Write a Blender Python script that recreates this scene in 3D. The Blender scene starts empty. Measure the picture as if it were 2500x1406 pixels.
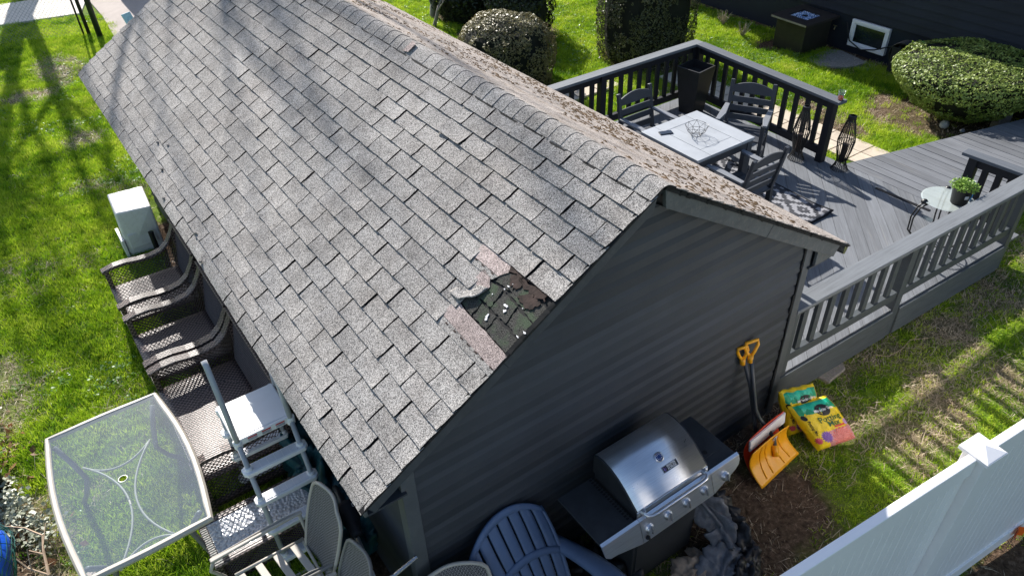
import bpy, bmesh, math, random
import numpy as np
from mathutils import Vector, Matrix, noise, Euler

sc = bpy.context.scene
# ------------------------------------------------------------------ camera
cam_d = bpy.data.cameras.new("camera"); cam = bpy.data.objects.new("camera", cam_d)
sc.collection.objects.link(cam); sc.camera = cam
cam_d.sensor_width = 36.0; cam_d.lens = 1845.3 * 36 / 2500; cam_d.clip_end = 400; cam_d.clip_start = 0.05
cam.location = (-2.6341, -2.5627, 5.0225)
cam.rotation_euler = (0.908295, 0.0314005, -0.610987)
# ------------------------------------------------------------------ light
SUN_EL, SUN_AZ = math.radians(32), math.radians(6.6)      # azimuth from +Y towards +X
w = bpy.data.worlds.new("World"); sc.world = w; w.use_nodes = True
nt = w.node_tree; bg = nt.nodes["Background"]
sky = nt.nodes.new("ShaderNodeTexSky"); sky.sky_type = 'NISHITA'; sky.sun_disc = False
sky.sun_elevation = SUN_EL; sky.sun_rotation = SUN_AZ
nt.links.new(sky.outputs[0], bg.inputs[0]); bg.inputs[1].default_value = 0.1
sd = bpy.data.lights.new("sun", 'SUN'); sd.energy = 5.0; sd.angle = math.radians(0.55); sd.color = (1.0, 0.955, 0.89)
so = bpy.data.objects.new("sun", sd); sc.collection.objects.link(so)
sv = Vector((math.sin(SUN_AZ) * math.cos(SUN_EL), math.cos(SUN_AZ) * math.cos(SUN_EL), math.sin(SUN_EL)))
so.rotation_euler = sv.to_track_quat('Z', 'Y').to_euler(); so.location = (3, 20, 14)
sc.view_settings.view_transform = 'Standard'; sc.view_settings.look = 'None'
sc.view_settings.gamma = 1.0; sc.view_settings.use_curve_mapping = False
sc.view_settings.exposure = 0.9
sc.cycles.max_bounces = 6; sc.cycles.transparent_max_bounces = 12

R = random.Random(7)
COL = sc.collection
# ------------------------------------------------------------------ helpers
class MB:
    def __init__(s): s.v = []; s.f = []; s.uv = None
    def add(s, vs, fs, M=None):
        o = len(s.v)
        for p in vs:
            s.v.append(tuple(M @ Vector(p)) if M is not None else tuple(p))
        for f in fs: s.f.append(tuple(i + o for i in f))
        return s
    def box(s, c, d, rot=(0, 0, 0)):
        x, y, z = d[0] / 2, d[1] / 2, d[2] / 2
        vs = [(-x, -y, -z), (x, -y, -z), (x, y, -z), (-x, y, -z), (-x, -y, z), (x, -y, z), (x, y, z), (-x, y, z)]
        fs = [(0, 3, 2, 1), (4, 5, 6, 7), (0, 1, 5, 4), (1, 2, 6, 5), (2, 3, 7, 6), (3, 0, 4, 7)]
        return s.add(vs, fs, Matrix.Translation(c) @ Euler(rot).to_matrix().to_4x4())
    def b2(s, a, b):
        return s.box([(a[i] + b[i]) / 2 for i in range(3)], [abs(b[i] - a[i]) for i in range(3)])
    def bar(s, p, q, w_, h_, up=(0, 0, 1)):
        p, q = Vector(p), Vector(q); d = q - p; L = d.length; d.normalize()
        u = Vector(up); sd_ = d.cross(u)
        if sd_.length < 1e-4: sd_ = d.cross(Vector((1, 0, 0)))
        sd_.normalize(); u = sd_.cross(d)
        vs = []
        for e in (p, q):
            for a, b in ((-1, -1), (1, -1), (1, 1), (-1, 1)):
                vs.append(tuple(e + sd_ * (a * w_ / 2) + u * (b * h_ / 2)))
        return s.add(vs, [(0, 1, 2, 3), (7, 6, 5, 4), (0, 4, 5, 1), (1, 5, 6, 2), (2, 6, 7, 3), (3, 7, 4, 0)])
    def tube(s, pts, r, n=6, closed=False):
        pts = [Vector(p) for p in pts]; m = len(pts)
        rr = r if isinstance(r, (list, tuple)) else [r] * m
        o = len(s.v); pu = None
        for i, p in enumerate(pts):
            if closed: d = pts[(i + 1) % m] - pts[i - 1]
            else: d = pts[min(i + 1, m - 1)] - pts[max(i - 1, 0)]
            if d.length < 1e-9: d = Vector((0, 0, 1))
            d.normalize()
            if pu is None: pu = d.orthogonal().normalized()
            else:
                pu = pu - d * pu.dot(d)
                pu = pu.normalized() if pu.length > 1e-6 else d.orthogonal().normalized()
            b = d.cross(pu)
            for k in range(n):
                a = 2 * math.pi * k / n
                s.v.append(tuple(p + (pu * math.cos(a) + b * math.sin(a)) * rr[i]))
        for i in range(m if closed else m - 1):
            j = (i + 1) % m
            for k in range(n):
                k2 = (k + 1) % n
                s.f.append((o + i * n + k, o + i * n + k2, o + j * n + k2, o + j * n + k))
        if not closed:
            s.f.append(tuple(o + k for k in range(n))[::-1]); s.f.append(tuple(o + (m - 1) * n + k for k in range(n)))
        return s
    def lathe(s, prof, c=(0, 0, 0), n=20, M=None, cap=True):
        o = len(s.v)
        for r, z in prof:
            for k in range(n):
                a = 2 * math.pi * k / n
                p = Vector((r * math.cos(a), r * math.sin(a), z))
                if M is not None: p = M @ p
                s.v.append(tuple(p + Vector(c)))
        for i in range(len(prof) - 1):
            for k in range(n):
                k2 = (k + 1) % n
                s.f.append((o + i * n + k, o + i * n + k2, o + (i + 1) * n + k2, o + (i + 1) * n + k))
        if cap:
            s.f.append(tuple(o + k for k in range(n))[::-1]); s.f.append(tuple(o + (len(prof) - 1) * n + k for k in range(n)))
        return s
    def prism(s, poly, fn, t0, t1):
        n = len(poly); o = len(s.v)
        for t in (t0, t1):
            for p in poly: s.v.append(tuple(fn(p[0], p[1], t)))
        s.f.append(tuple(o + i for i in range(n))[::-1]); s.f.append(tuple(o + n + i for i in range(n)))
        for i in range(n):
            j = (i + 1) % n; s.f.append((o + i, o + j, o + n + j, o + n + i))
        return s
    def grid(s, fn, nu, nv, closeu=False):
        o = len(s.v)
        for i in range(nu + 1):
            for j in range(nv + 1): s.v.append(tuple(fn(i / nu, j / nv)))
        for i in range(nu):
            for j in range(nv):
                a = o + i * (nv + 1) + j; s.f.append((a, a + nv + 1, a + nv + 2, a + 1))
        return s
    def build(s, name, m, parent=None, smooth=False, bevel=0, loc=None, rz=0, local=False, solid=0, uvs=None, kind=None):
        me = bpy.data.meshes.new(name)
        off = Vector((0, 0, 0))
        if parent is not None and not local:
            off = wloc(parent)
        me.from_pydata([tuple(Vector(p) - off) for p in s.v], [], s.f)
        me.validate()
        b = bmesh.new(); b.from_mesh(me); bmesh.ops.recalc_face_normals(b, faces=b.faces)
        b.to_mesh(me); b.free()
        if uvs is not None:
            ul = me.uv_layers.new(name="UVMap")
            for lp in me.loops: ul.data[lp.index].uv = uvs[lp.vertex_index]
        if smooth:
            for p in me.polygons: p.use_smooth = True
        if m is not None: me.materials.append(m)
        o = bpy.data.objects.new(name, me); COL.objects.link(o)
        if parent is not None: o.parent = parent
        if loc is not None: o.location = loc
        if rz: o.rotation_euler = (0, 0, rz)
        if solid:
            md = o.modifiers.new("t", 'SOLIDIFY'); md.thickness = solid; md.offset = 0
        if bevel:
            md = o.modifiers.new("b", 'BEVEL'); md.width = bevel; md.segments = 2; md.limit_method = 'ANGLE'; md.angle_limit = math.radians(40)
        if smooth and bevel:
            pass
        if kind: o['kind'] = kind
        return o
def wloc(o):
    v = Vector((0, 0, 0))
    while o is not None: v += Vector(o.location); o = o.parent
    return v
def tag(o, label=None, cat=None, group=None, kind=None):
    if label: o['label'] = label
    if cat: o['category'] = cat
    if group: o['group'] = group
    if kind: o['kind'] = kind
    return o
def thing(name, label, cat, loc=(0, 0, 0), rz=0, group=None):
    o = bpy.data.objects.new(name, None); COL.objects.link(o); o.location = loc; o.rotation_euler = (0, 0, rz)
    o.empty_display_size = 0.1
    return tag(o, label, cat, group)
def copy_tree(o, parent=None, loc=None, rz=None, label=None):
    c = o.copy(); COL.objects.link(c); c.parent = parent
    if loc is not None: c.location = loc
    if rz is not None: c.rotation_euler = (0, 0, rz)
    if label: c['label'] = label
    for ch in list(o.children): copy_tree(ch, c)
    return c
def inst(o, parent, loc, scale=(1, 1, 1), M=None):
    c = o.copy(); COL.objects.link(c); c.parent = parent
    if M is not None: c.matrix_local = M
    else: c.location = loc; c.scale = scale
    return c
# ------------------------------------------------------------------ materials
class NT:
    def __init__(s, name):
        s.m = bpy.data.materials.new(name); s.m.use_nodes = True; s.t = s.m.node_tree; s.n = s.t.nodes; s.b = s.n["Principled BSDF"]
        s.out = s.n["Material Output"]; s._tc = None
    def new(s, k, **kw):
        x = s.n.new(k)
        for a, b in kw.items(): setattr(x, a, b)
        return x
    def link(s, a, b): s.t.links.new(a, b)
    @property
    def obj(s):
        if s._tc is None: s._tc = s.new("ShaderNodeTexCoord")
        return s._tc.outputs['Object']
    @property
    def gen(s): s.obj; return s._tc.outputs['Generated']
    @property
    def uv(s): s.obj; return s._tc.outputs['UV']
    @property
    def pos(s): return s.new("ShaderNodeNewGeometry").outputs['Position']
    def mapping(s, vec, scale=(1, 1, 1), rot=(0, 0, 0), loc=(0, 0, 0)):
        x = s.new("ShaderNodeMapping"); s.link(vec, x.inputs[0]); x.inputs['Scale'].default_value = scale
        x.inputs['Rotation'].default_value = rot; x.inputs['Location'].default_value = loc; return x.outputs[0]
    def noise(s, vec, scale, detail=3, rough=0.6, dist=0):
        x = s.new("ShaderNodeTexNoise"); s.link(vec, x.inputs['Vector']); x.inputs['Scale'].default_value = scale
        x.inputs['Detail'].default_value = detail; x.inputs['Roughness'].default_value = rough; x.inputs['Distortion'].default_value = dist
        return x.outputs['Fac']
    def vor(s, vec, scale, feature='F1', out='Distance', rnd=1):
        x = s.new("ShaderNodeTexVoronoi"); s.link(vec, x.inputs['Vector']); x.inputs['Scale'].default_value = scale; x.feature = feature
        x.inputs['Randomness'].default_value = rnd
        return x.outputs[out]
    def ramp(s, fac, stops):
        x = s.new("ShaderNodeValToRGB"); s.link(fac, x.inputs[0]); e = x.color_ramp.elements
        while len(e) < len(stops): e.new(0.5)
        for i, (p, c) in enumerate(stops):
            e[i].position = p; e[i].color = (c[0], c[1], c[2], 1) if not isinstance(c, (int, float)) else (c, c, c, 1)
        return x.outputs[0]
    def mix(s, fac, a, b, mode='MIX'):
        x = s.new("ShaderNodeMix", data_type='RGBA', blend_type=mode)
        for sock, val in ((x.inputs[0], fac), (x.inputs[6], a), (x.inputs[7], b)):
            if isinstance(val, (int, float)): sock.default_value = val if sock == x.inputs[0] else (val, val, val, 1)
            elif isinstance(val, (tuple, list)): sock.default_value = (val[0], val[1], val[2], 1)
            else: s.link(val, sock)
        return x.outputs[2]
    def math(s, op, a, b=None, c=None, clamp=False):
        x = s.new("ShaderNodeMath", operation=op, use_clamp=clamp)
        for i, val in enumerate((a, b, c)):
            if val is None: continue
            if isinstance(val, (int, float)): x.inputs[i].default_value = val
            else: s.link(val, x.inputs[i])
        return x.outputs[0]
    def sep(s, vec):
        x = s.new("ShaderNodeSeparateXYZ"); s.link(vec, x.inputs[0]); return x.outputs
    def rnd(s): return s.new("ShaderNodeObjectInfo").outputs['Random']
    def bump(s, h, strength=0.5, dist=0.01):
        x = s.new("ShaderNodeBump"); s.link(h, x.inputs['Height']); x.inputs['Strength'].default_value = strength; x.inputs['Distance'].default_value = dist
        s.link(x.outputs[0], s.b.inputs['Normal']); return x
    def col(s, c):
        if isinstance(c, (tuple, list)): s.b.inputs['Base Color'].default_value = (c[0], c[1], c[2], 1)
        else: s.link(c, s.b.inputs['Base Color'])
    def set(s, **k):
        for a, b in k.items():
            a = {'rough': 'Roughness', 'metal': 'Metallic', 'spec': 'Specular IOR Level', 'trans': 'Transmission Weight', 'alpha': 'Alpha', 'ior': 'IOR', 'coat': 'Coat Weight'}[a]
            if isinstance(b, (int, float)): s.b.inputs[a].default_value = b
            else: s.link(b, s.b.inputs[a])
        return s
def simple(name, c, rough=0.6, metal=0, var=0.25, scale=8, spec=0.4, grime=0.0, bump=0.0, bscale=60, rndv=0.0):
    t = NT(name); n = t.noise(t.pos, scale, 4, 0.65)
    dark = [x * (1 - var) for x in c]; lite = [min(1, x * (1 + var)) for x in c]
    col = t.ramp(n, [(0.3, dark), (0.7, lite)])
    if grime:
        g = t.noise(t.pos, scale * 3.7, 5, 0.7); g = t.ramp(g, [(0.5, 0.0), (0.72, 1.0)])
        col = t.mix(t.math('MULTIPLY', g, grime), col, (0.25, 0.22, 0.18))
    if rndv:
        r = t.math('MULTIPLY_ADD', t.rnd(), rndv * 2, 1 - rndv); cr = t.new("ShaderNodeCombineColor")
        for i in range(3): t.link(r, cr.inputs[i])
        col = t.mix(1.0, col, cr.outputs[0], 'MULTIPLY')
    t.col(col); t.set(rough=rough, metal=metal, spec=spec)
    if bump: t.bump(t.noise(t.pos, bscale, 4, 0.6), bump, 0.004)
    return t.m
def wood_mat(name, c, axis=(1, 0, 0), rough=0.7, lite=1.35, wear=0.0, rotz=0.0, bstr=0.35):
    t = NT(name); sc_ = [60.0, 60.0, 60.0]
    i = max(range(3), key=lambda k: abs(axis[k])); sc_[i] = 2.2
    v = t.mapping(t.pos, (1, 1, 1), (0, 0, -rotz)); v = t.mapping(v, tuple(sc_))
    g = t.noise(v, 1.0, 5, 0.62, 0.6)
    col = t.ramp(g, [(0.3, [x * 0.72 for x in c]), (0.5, c), (0.75, [x * lite for x in c])])
    big = t.noise(t.pos, 1.7, 4, 0.6); col = t.mix(t.ramp(big, [(0.35, 0.0), (0.7, 0.35)]), col, [x * 1.5 for x in c])
    r = t.math('MULTIPLY_ADD', t.rnd(), 0.3, 0.85); cr = t.new("ShaderNodeCombineColor")
    for k in range(3): t.link(r, cr.inputs[k])
    col = t.mix(1.0, col, cr.outputs[0], 'MULTIPLY')
    if wear:
        wv = t.noise(t.mapping(v, (0.35, 0.35, 0.35)), 1.0, 5, 0.7); col = t.mix(t.math('MULTIPLY', t.ramp(wv, [(0.62, 0.0), (0.7, 1.0)]), wear), col, (0.4, 0.36, 0.3))
    t.col(col); t.set(rough=rough, spec=0.35); t.bump(g, bstr, 0.004)
    return t.m
M = {}
def shingle_mat(name, lo, hi, tint=None, pinkfac=0.0, warm=False):
    t = NT(name)
    p = t.pos
    g1 = t.noise(p, 190, 2, 0.75); g2 = t.vor(p, 260, 'F1', 'Color')
    s3 = t.sep(g2)
    g = t.math('ADD', t.math('MULTIPLY', g1, 0.62), t.math('MULTIPLY', s3[0], 0.38))
    col = t.ramp(g, [(0.30, lo), (0.50, [(a + b) / 2 for a, b in zip(lo, hi)]), (0.66, hi)])
    big = t.noise(p, 1.6, 4, 0.65); mid = t.noise(p, 6.5, 4, 0.65)
    col = t.mix(t.ramp(big, [(0.35, 0.0), (0.7, 0.35)]), col, (0.5, 0.47, 0.44), 'MULTIPLY')
    col = t.mix(t.ramp(mid, [(0.42, 0.0), (0.75, 0.42)]), col, (0.36, 0.34, 0.335), 'MULTIPLY')
    pk = t.noise(p, 0.9, 3, 0.6); col = t.mix(t.ramp(pk, [(0.55, 0.0), (0.8, 0.3)]), col, (1.0, 0.86, 0.8), 'MULTIPLY')
    r = t.math('MULTIPLY_ADD', t.rnd(), 0.16, 0.92); cr = t.new("ShaderNodeCombineColor")
    for k in range(3): t.link(r, cr.inputs[k])
    col = t.mix(1.0, col, cr.outputs[0], 'MULTIPLY')
    if warm:
        st = t.mapping(p, (9, 1.6, 9)); m1 = t.noise(st, 3.0, 5, 0.7); m2 = t.noise(p, 0.9, 3, 0.6)
        mm = t.math('MULTIPLY', t.ramp(m1, [(0.54, 0.0), (0.66, 1.0)]), t.ramp(m2, [(0.35, 0.2), (0.6, 1.0)]))
        col = t.mix(t.math('MULTIPLY', mm, 0.85), col, (0.2, 0.12, 0.055))
        m3 = t.noise(t.mapping(p, (14, 2.5, 14)), 4.0, 4, 0.7); col = t.mix(t.math('MULTIPLY', t.ramp(m3, [(0.55, 0.0), (0.66, 1.0)]), 0.7), col, (0.05, 0.035, 0.02))
    t.col(col); t.set(rough=0.92, spec=0.15); t.bump(g1, 0.6, 0.006)
    return t.m
M['shingle'] = shingle_mat("shingle_granules", (0.05, 0.049, 0.048), (0.58, 0.55, 0.52))
M['shingle_moss'] = shingle_mat("mossy_shingle_granules", (0.14, 0.125, 0.115), (0.7, 0.62, 0.56), warm=True)
M['shingle_pink'] = shingle_mat("unweathered_pink_granules", (0.12, 0.1, 0.095), (0.66, 0.545, 0.51))
def oldsh():
    t = NT("old_green_shingle"); p = t.pos; g1 = t.noise(p, 170, 2, 0.75)
    col = t.ramp(g1, [(0.36, (0.012, 0.012, 0.012)), (0.62, (0.1, 0.097, 0.088))])
    gr = t.noise(p, 9, 4, 0.6); col = t.mix(t.ramp(gr, [(0.5, 0.0), (0.64, 0.7)]), col, (0.07, 0.1, 0.06))
    t.col(col); t.set(rough=0.95, spec=0.1); t.bump(g1, 0.8, 0.006); return t.m
M['old'] = oldsh()
M['felt'] = simple("torn_felt", (0.035, 0.022, 0.018), 0.95, var=0.6, scale=20, bump=0.9, bscale=50)
M['underlay'] = simple("shingle_underlay", (0.02, 0.02, 0.02), 0.95, var=0.3)
M['asphalt_edge'] = simple("asphalt_edge", (0.012, 0.012, 0.012), 0.9)
M['siding'] = simple("slate_blue_siding", (0.043, 0.048, 0.056), 0.62, var=0.13, scale=1.7, spec=0.3, rndv=0.2, grime=0.03)
M['siding_trim'] = simple("slate_trim_paint", (0.085, 0.093, 0.1), 0.6, var=0.12, scale=6, grime=0.12, bump=0.2)
M['rake'] = simple("weathered_rake_paint", (0.08, 0.088, 0.093), 0.65, var=0.18, scale=9, grime=0.3, bump=0.3)
M['deck_l'] = wood_mat("painted_deck_diagonal", (0.142, 0.15, 0.163), (1, 0, 0), rotz=math.radians(45), wear=0.2)
M['deck_r'] = wood_mat("painted_deck_straight", (0.132, 0.139, 0.152), (0, 1, 0), wear=0.3)
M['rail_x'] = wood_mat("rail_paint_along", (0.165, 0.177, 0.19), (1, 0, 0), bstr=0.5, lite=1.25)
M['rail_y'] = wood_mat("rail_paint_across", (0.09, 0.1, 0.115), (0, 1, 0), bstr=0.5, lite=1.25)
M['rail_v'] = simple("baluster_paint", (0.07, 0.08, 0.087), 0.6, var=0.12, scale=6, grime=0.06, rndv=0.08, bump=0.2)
M['rail_v_shade'] = simple("shaded_baluster_paint", (0.014, 0.015, 0.019), 0.6, var=0.12, scale=6, rndv=0.1, bump=0.2)  # same rail paint darkened, shade put into the colour
M['furn'] = simple("grey_resin_furniture", (0.055, 0.06, 0.07), 0.5, var=0.12, scale=7, rndv=0.05, bump=0.08)
M['table_top'] = simple("light_grey_resin", (0.37, 0.39, 0.415), 0.42, var=0.1, scale=3, rndv=0.05, bump=0.06, grime=0.05)
M['black_metal'] = simple("black_painted_metal", (0.012, 0.012, 0.013), 0.4, var=0.2, spec=0.5)
M['black_plastic'] = simple("black_plastic", (0.014, 0.014, 0.016), 0.45, var=0.2)
M['charcoal'] = simple("charcoal_planter", (0.018, 0.018, 0.02), 0.55, var=0.2)
M['white_vinyl'] = simple("white_vinyl", (0.93, 0.9, 0.885), 0.35, var=0.03, scale=3, grime=0.03)
M['white_plastic'] = simple("white_plastic", (0.87, 0.86, 0.86), 0.4, var=0.03)
M['tread'] = simple("grey_tread_plastic", (0.66, 0.68, 0.74), 0.55, var=0.06, bump=0.3, bscale=200)
M['grey_tube'] = simple("grey_resin_tube", (0.42, 0.43, 0.45), 0.3, var=0.1)
M['cream_metal'] = simple("cream_painted_metal", (0.47, 0.43, 0.37), 0.42, var=0.07, scale=10, grime=0.1)
M['taupe_metal'] = simple("taupe_painted_metal", (0.2, 0.195, 0.18), 0.42, var=0.08, grime=0.1)
M['concrete'] = simple("pale_concrete", (0.62, 0.58, 0.52), 0.9, var=0.12, scale=2.2, bump=0.4, bscale=30, grime=0.15)
M['drive'] = simple("driveway_concrete", (0.36, 0.31, 0.28), 0.9, var=0.15, scale=1.8, bump=0.4, bscale=30, grime=0.25)
M['paver'] = simple("beige_paver", (0.55, 0.47, 0.37), 0.9, var=0.12, scale=9, bump=0.3, bscale=40, rndv=0.1, grime=0.12)
M['stone'] = simple("rough_paver_stone", (0.3, 0.26, 0.22), 0.95, var=0.3, scale=60, bump=0.8, bscale=70)
M['gravel'] = simple("gravel_patch", (0.3, 0.27, 0.24), 0.95, var=0.35, scale=40, bump=0.9, bscale=60)
M['house'] = simple("dark_navy_siding", (0.012, 0.017, 0.027), 0.6, var=0.2, scale=2, rndv=0.06)
M['bark'] = simple("grey_bark", (0.2, 0.18, 0.165), 0.9, var=0.3, scale=20, bump=0.8, bscale=50)
M['twig'] = simple("pale_twig", (0.42, 0.3, 0.2), 0.8, var=0.25, scale=20)
M['yellow_plastic'] = simple("orange_yellow_plastic", (1.0, 0.42, 0.01), 0.32, var=0.05, spec=0.5, grime=0.03)
M['red_plastic'] = simple("red_plastic", (0.7, 0.06, 0.015), 0.35, var=0.1)
M['grip'] = simple("grey_shaft_metal", (0.06, 0.066, 0.075), 0.35, var=0.1, spec=0.5)
M['blue_plastic'] = simple("faded_blue_resin", (0.1, 0.155, 0.27), 0.45, var=0.12, scale=4, grime=0.06, bump=0.08, bscale=20)
M['rock'] = simple("pale_rock", (0.6, 0.58, 0.53), 0.9, var=0.15, scale=30, bump=0.6)
M['dry'] = simple("dry_twigs", (0.35, 0.3, 0.22), 0.9, var=0.3)
M['red_drink'] = simple("red_drink", (0.9, 0.1, 0.03), 0.2, var=0.05)
M['enamel'] = simple("worn_white_enamel", (0.78, 0.76, 0.76), 0.4, var=0.06, scale=6, grime=0.22, bump=0.1)
M['dark_cloth'] = simple("saddle_fabric", (0.012, 0.014, 0.02), 0.75, var=0.3, bump=0.3, bscale=120)
M['teal_tarp'] = simple("dark_teal_tarp", (0.012, 0.07, 0.085), 0.45, var=0.4, scale=6, bump=0.3, bscale=20)
M['black_tarp'] = simple("black_vinyl_cover", (0.016, 0.016, 0.018), 0.38, var=0.3, scale=10, bump=0.4, bscale=30)
M['grey_tarp'] = simple("grey_vinyl_cover", (0.14, 0.15, 0.17), 0.45, var=0.35, scale=16, bump=0.6, bscale=40)
M['beige_cloth'] = simple("beige_liner", (0.36, 0.28, 0.21), 0.8, var=0.2, scale=16, bump=0.5, bscale=40)
M['orange'] = simple("orange_flag", (0.95, 0.16, 0.02), 0.5, var=0.05)
M['wood_box'] = simple("yellow_wood", (0.5, 0.36, 0.12), 0.8, var=0.2, scale=20)
M['navy_soft'] = simple("blue_plastic_bag", (0.01, 0.09, 0.55), 0.35, var=0.2)
M['bottle_blue'] = simple("blue_bottle", (0.02, 0.3, 0.8), 0.3, var=0.1)
M['green_nozzle'] = simple("green_nozzle", (0.02, 0.4, 0.12), 0.35, var=0.1)
M['phone'] = simple("phone_glass", (0.004, 0.006, 0.014), 0.08, var=0.1, spec=0.7)
M['aluminium'] = simple("raw_aluminium", (0.6, 0.6, 0.62), 0.25, metal=1.0, var=0.1)
def steel():
    t = NT("brushed_steel"); n = t.noise(t.mapping(t.pos, (2, 80, 80)), 3, 4, 0.6)
    t.col(t.ramp(n, [(0.3, (0.66, 0.68, 0.72)), (0.7, (0.82, 0.84, 0.88))]))
    sm = t.noise(t.pos, 14, 5, 0.7)
    t.set(metal=1.0, rough=t.ramp(sm, [(0.3, 0.27), (0.7, 0.33)])); t.bump(n, 0.05, 0.001); return t.m
M['steel'] = steel()
def glassm(name, c, rough, haze=0.5, ior=1.45, alpha=0.5):
    t = NT(name); n = t.noise(t.pos, 5, 5, 0.7); sp = t.noise(t.pos, 60, 3, 0.7)
    f = t.math('ADD', t.ramp(n, [(0.2, haze * 0.75), (0.8, haze)]), t.math('MULTIPLY', t.ramp(sp, [(0.66, 0.0), (0.74, 1.0)]), 0.35), clamp=True)  # diffuse veil standing in for reflections on the table glass, plus speckles
    g = t.new("ShaderNodeBsdfGlossy"); g.inputs['Roughness'].default_value = rough
    tr = t.new("ShaderNodeBsdfTransparent"); tr.inputs[0].default_value = (0.82, 0.9, 0.9, 1)
    df = t.new("ShaderNodeBsdfDiffuse"); df.inputs[0].default_value = (c[0], c[1], c[2], 1)
    lw = t.new("ShaderNodeLayerWeight"); lw.inputs[0].default_value = 0.5; fr_o = t.math('MULTIPLY_ADD', t.math('POWER', lw.outputs['Facing'], 4.0), 0.75, 0.045)
    m1 = t.new("ShaderNodeMixShader"); t.link(f, m1.inputs[0]); t.link(tr.outputs[0], m1.inputs[1]); t.link(df.outputs[0], m1.inputs[2])
    m2 = t.new("ShaderNodeMixShader"); t.link(fr_o, m2.inputs[0]); t.link(m1.outputs[0], m2.inputs[1]); t.link(g.outputs[0], m2.inputs[2])
    t.link(m2.outputs[0], t.out.inputs['Surface']); return t.m
M['patio_glass'] = glassm("sky_tinted_patio_glass", (0.3, 0.37, 0.47), 0.12, 0.28)  # bluish diffuse haze paints the sky's reflection into the glass
M['ribbed_glass'] = glassm("textured_glass", (0.75, 0.77, 0.8), 0.2, 0.6)
M['clear_glass'] = glassm("clear_glass", (0.75, 0.83, 0.8), 0.05, 0.45)  # whitish diffuse haze imitates the reflection on the round table top
M['pane'] = simple("window_pane", (0.012, 0.018, 0.02), 0.12, var=0.6, scale=3, spec=0.8)
def wicker(name, c, sc1=46):
    t = NT(name); v = t.mapping(t.obj, (sc1, sc1, sc1)); x = t.new("ShaderNodeTexChecker"); t.link(v, x.inputs[0]); x.inputs['Scale'].default_value = 1.0
    wv = t.new("ShaderNodeTexWave"); t.link(t.obj, wv.inputs[0]); wv.inputs['Scale'].default_value = sc1 / 3.2; wv.bands_direction = 'Y'
    f = t.math('ADD', t.math('MULTIPLY', x.outputs['Fac'], 0.55), t.math('MULTIPLY', wv.outputs['Fac'], 0.45))
    col = t.ramp(f, [(0.2, [a * 0.12 for a in c]), (0.5, c), (0.8, [min(1, a * 3.0) for a in c])])
    t.col(col); t.set(rough=0.38, spec=0.55); t.bump(f, 0.9, 0.006); return t.m
M['wicker'] = wicker("brown_resin_wicker", (0.07, 0.05, 0.046), 50)
M['wicker_seat'] = wicker("brown_resin_seat_weave", (0.085, 0.06, 0.055), 50)
M['wicker_strip'] = simple("brown_resin_strand", (0.06, 0.038, 0.034), 0.38, var=0.25, spec=0.55)
M['mesh_fabric'] = wicker("grey_sling_mesh", (0.12, 0.115, 0.12), 110)
def foliage(name, lo, hi, transl=0.25, tip=None):
    t = NT(name); p = t.pos; n = t.noise(p, 3.5, 3, 0.6); n2 = t.noise(p, 55, 2, 0.6)
    f = t.math('ADD', t.math('MULTIPLY', n, 0.45), t.math('MULTIPLY', n2, 0.55))
    st = [(0.34, lo), (0.62, hi)]
    if tip: st.append((0.74, tip))
    col = t.ramp(f, st)
    t.col(col); t.set(rough=0.45, spec=0.4)
    tr = t.new("ShaderNodeBsdfTranslucent"); t.link(col, tr.inputs[0])
    mx = t.new("ShaderNodeMixShader"); mx.inputs[0].default_value = transl; t.link(t.b.outputs[0], mx.inputs[1]); t.link(tr.outputs[0], mx.inputs[2]); t.link(mx.outputs[0], t.out.inputs['Surface'])
    return t.m
M['boxwood'] = foliage("boxwood_leaves", (0.08, 0.14, 0.022), (0.34, 0.42, 0.1), 0.2, (0.6, 0.62, 0.3))
M['yew_dome'] = foliage("dry_yew_leaves", (0.06, 0.055, 0.02), (0.3, 0.26, 0.11), 0.15, (0.55, 0.5, 0.28))
M['yew_dark'] = foliage("dark_yew_leaves", (0.025, 0.035, 0.014), (0.14, 0.145, 0.06), 0.15, (0.3, 0.27, 0.14))
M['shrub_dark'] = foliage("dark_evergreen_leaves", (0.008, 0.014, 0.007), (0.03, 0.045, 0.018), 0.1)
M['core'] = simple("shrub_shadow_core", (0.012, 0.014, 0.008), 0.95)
M['herb'] = foliage("bright_herb_leaves", (0.12, 0.22, 0.03), (0.32, 0.5, 0.1), 0.3)
M['ivy'] = foliage("pale_ivy_leaves", (0.12, 0.14, 0.08), (0.5, 0.52, 0.4), 0.15, (0.75, 0.75, 0.66))
M['dead_leaf'] = foliage("dead_leaves", (0.1, 0.04, 0.015), (0.3, 0.14, 0.06), 0.2)
def grassm():
    t = NT("grass_blades"); p = t.pos; n = t.noise(p, 0.9, 4, 0.6); r = t.rnd()
    f = t.math('ADD', t.math('MULTIPLY', n, 0.75), t.math('MULTIPLY', r, 0.3))
    col = t.ramp(f, [(0.35, (0.08, 0.2, 0.008)), (0.48, (0.265, 0.44, 0.014)), (0.64, (0.48, 0.61, 0.04)), (0.85, (0.65, 0.65, 0.14))])
    t.col(col); t.set(rough=0.5, spec=0.3)
    tr = t.new("ShaderNodeBsdfTranslucent"); t.link(col, tr.inputs[0])
    mx = t.new("ShaderNodeMixShader"); mx.inputs[0].default_value = 0.4; t.link(t.b.outputs[0], mx.inputs[1]); t.link(tr.outputs[0], mx.inputs[2]); t.link(mx.outputs[0], t.out.inputs['Surface'])
    return t.m
M['grass'] = grassm()
M['clover'] = foliage("clover_leaves", (0.08, 0.2, 0.03), (0.25, 0.4, 0.12), 0.3, (0.5, 0.6, 0.35))
M['straw'] = foliage("dead_straw", (0.32, 0.23, 0.15), (0.72, 0.6, 0.43), 0.3, (0.88, 0.8, 0.64))
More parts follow.
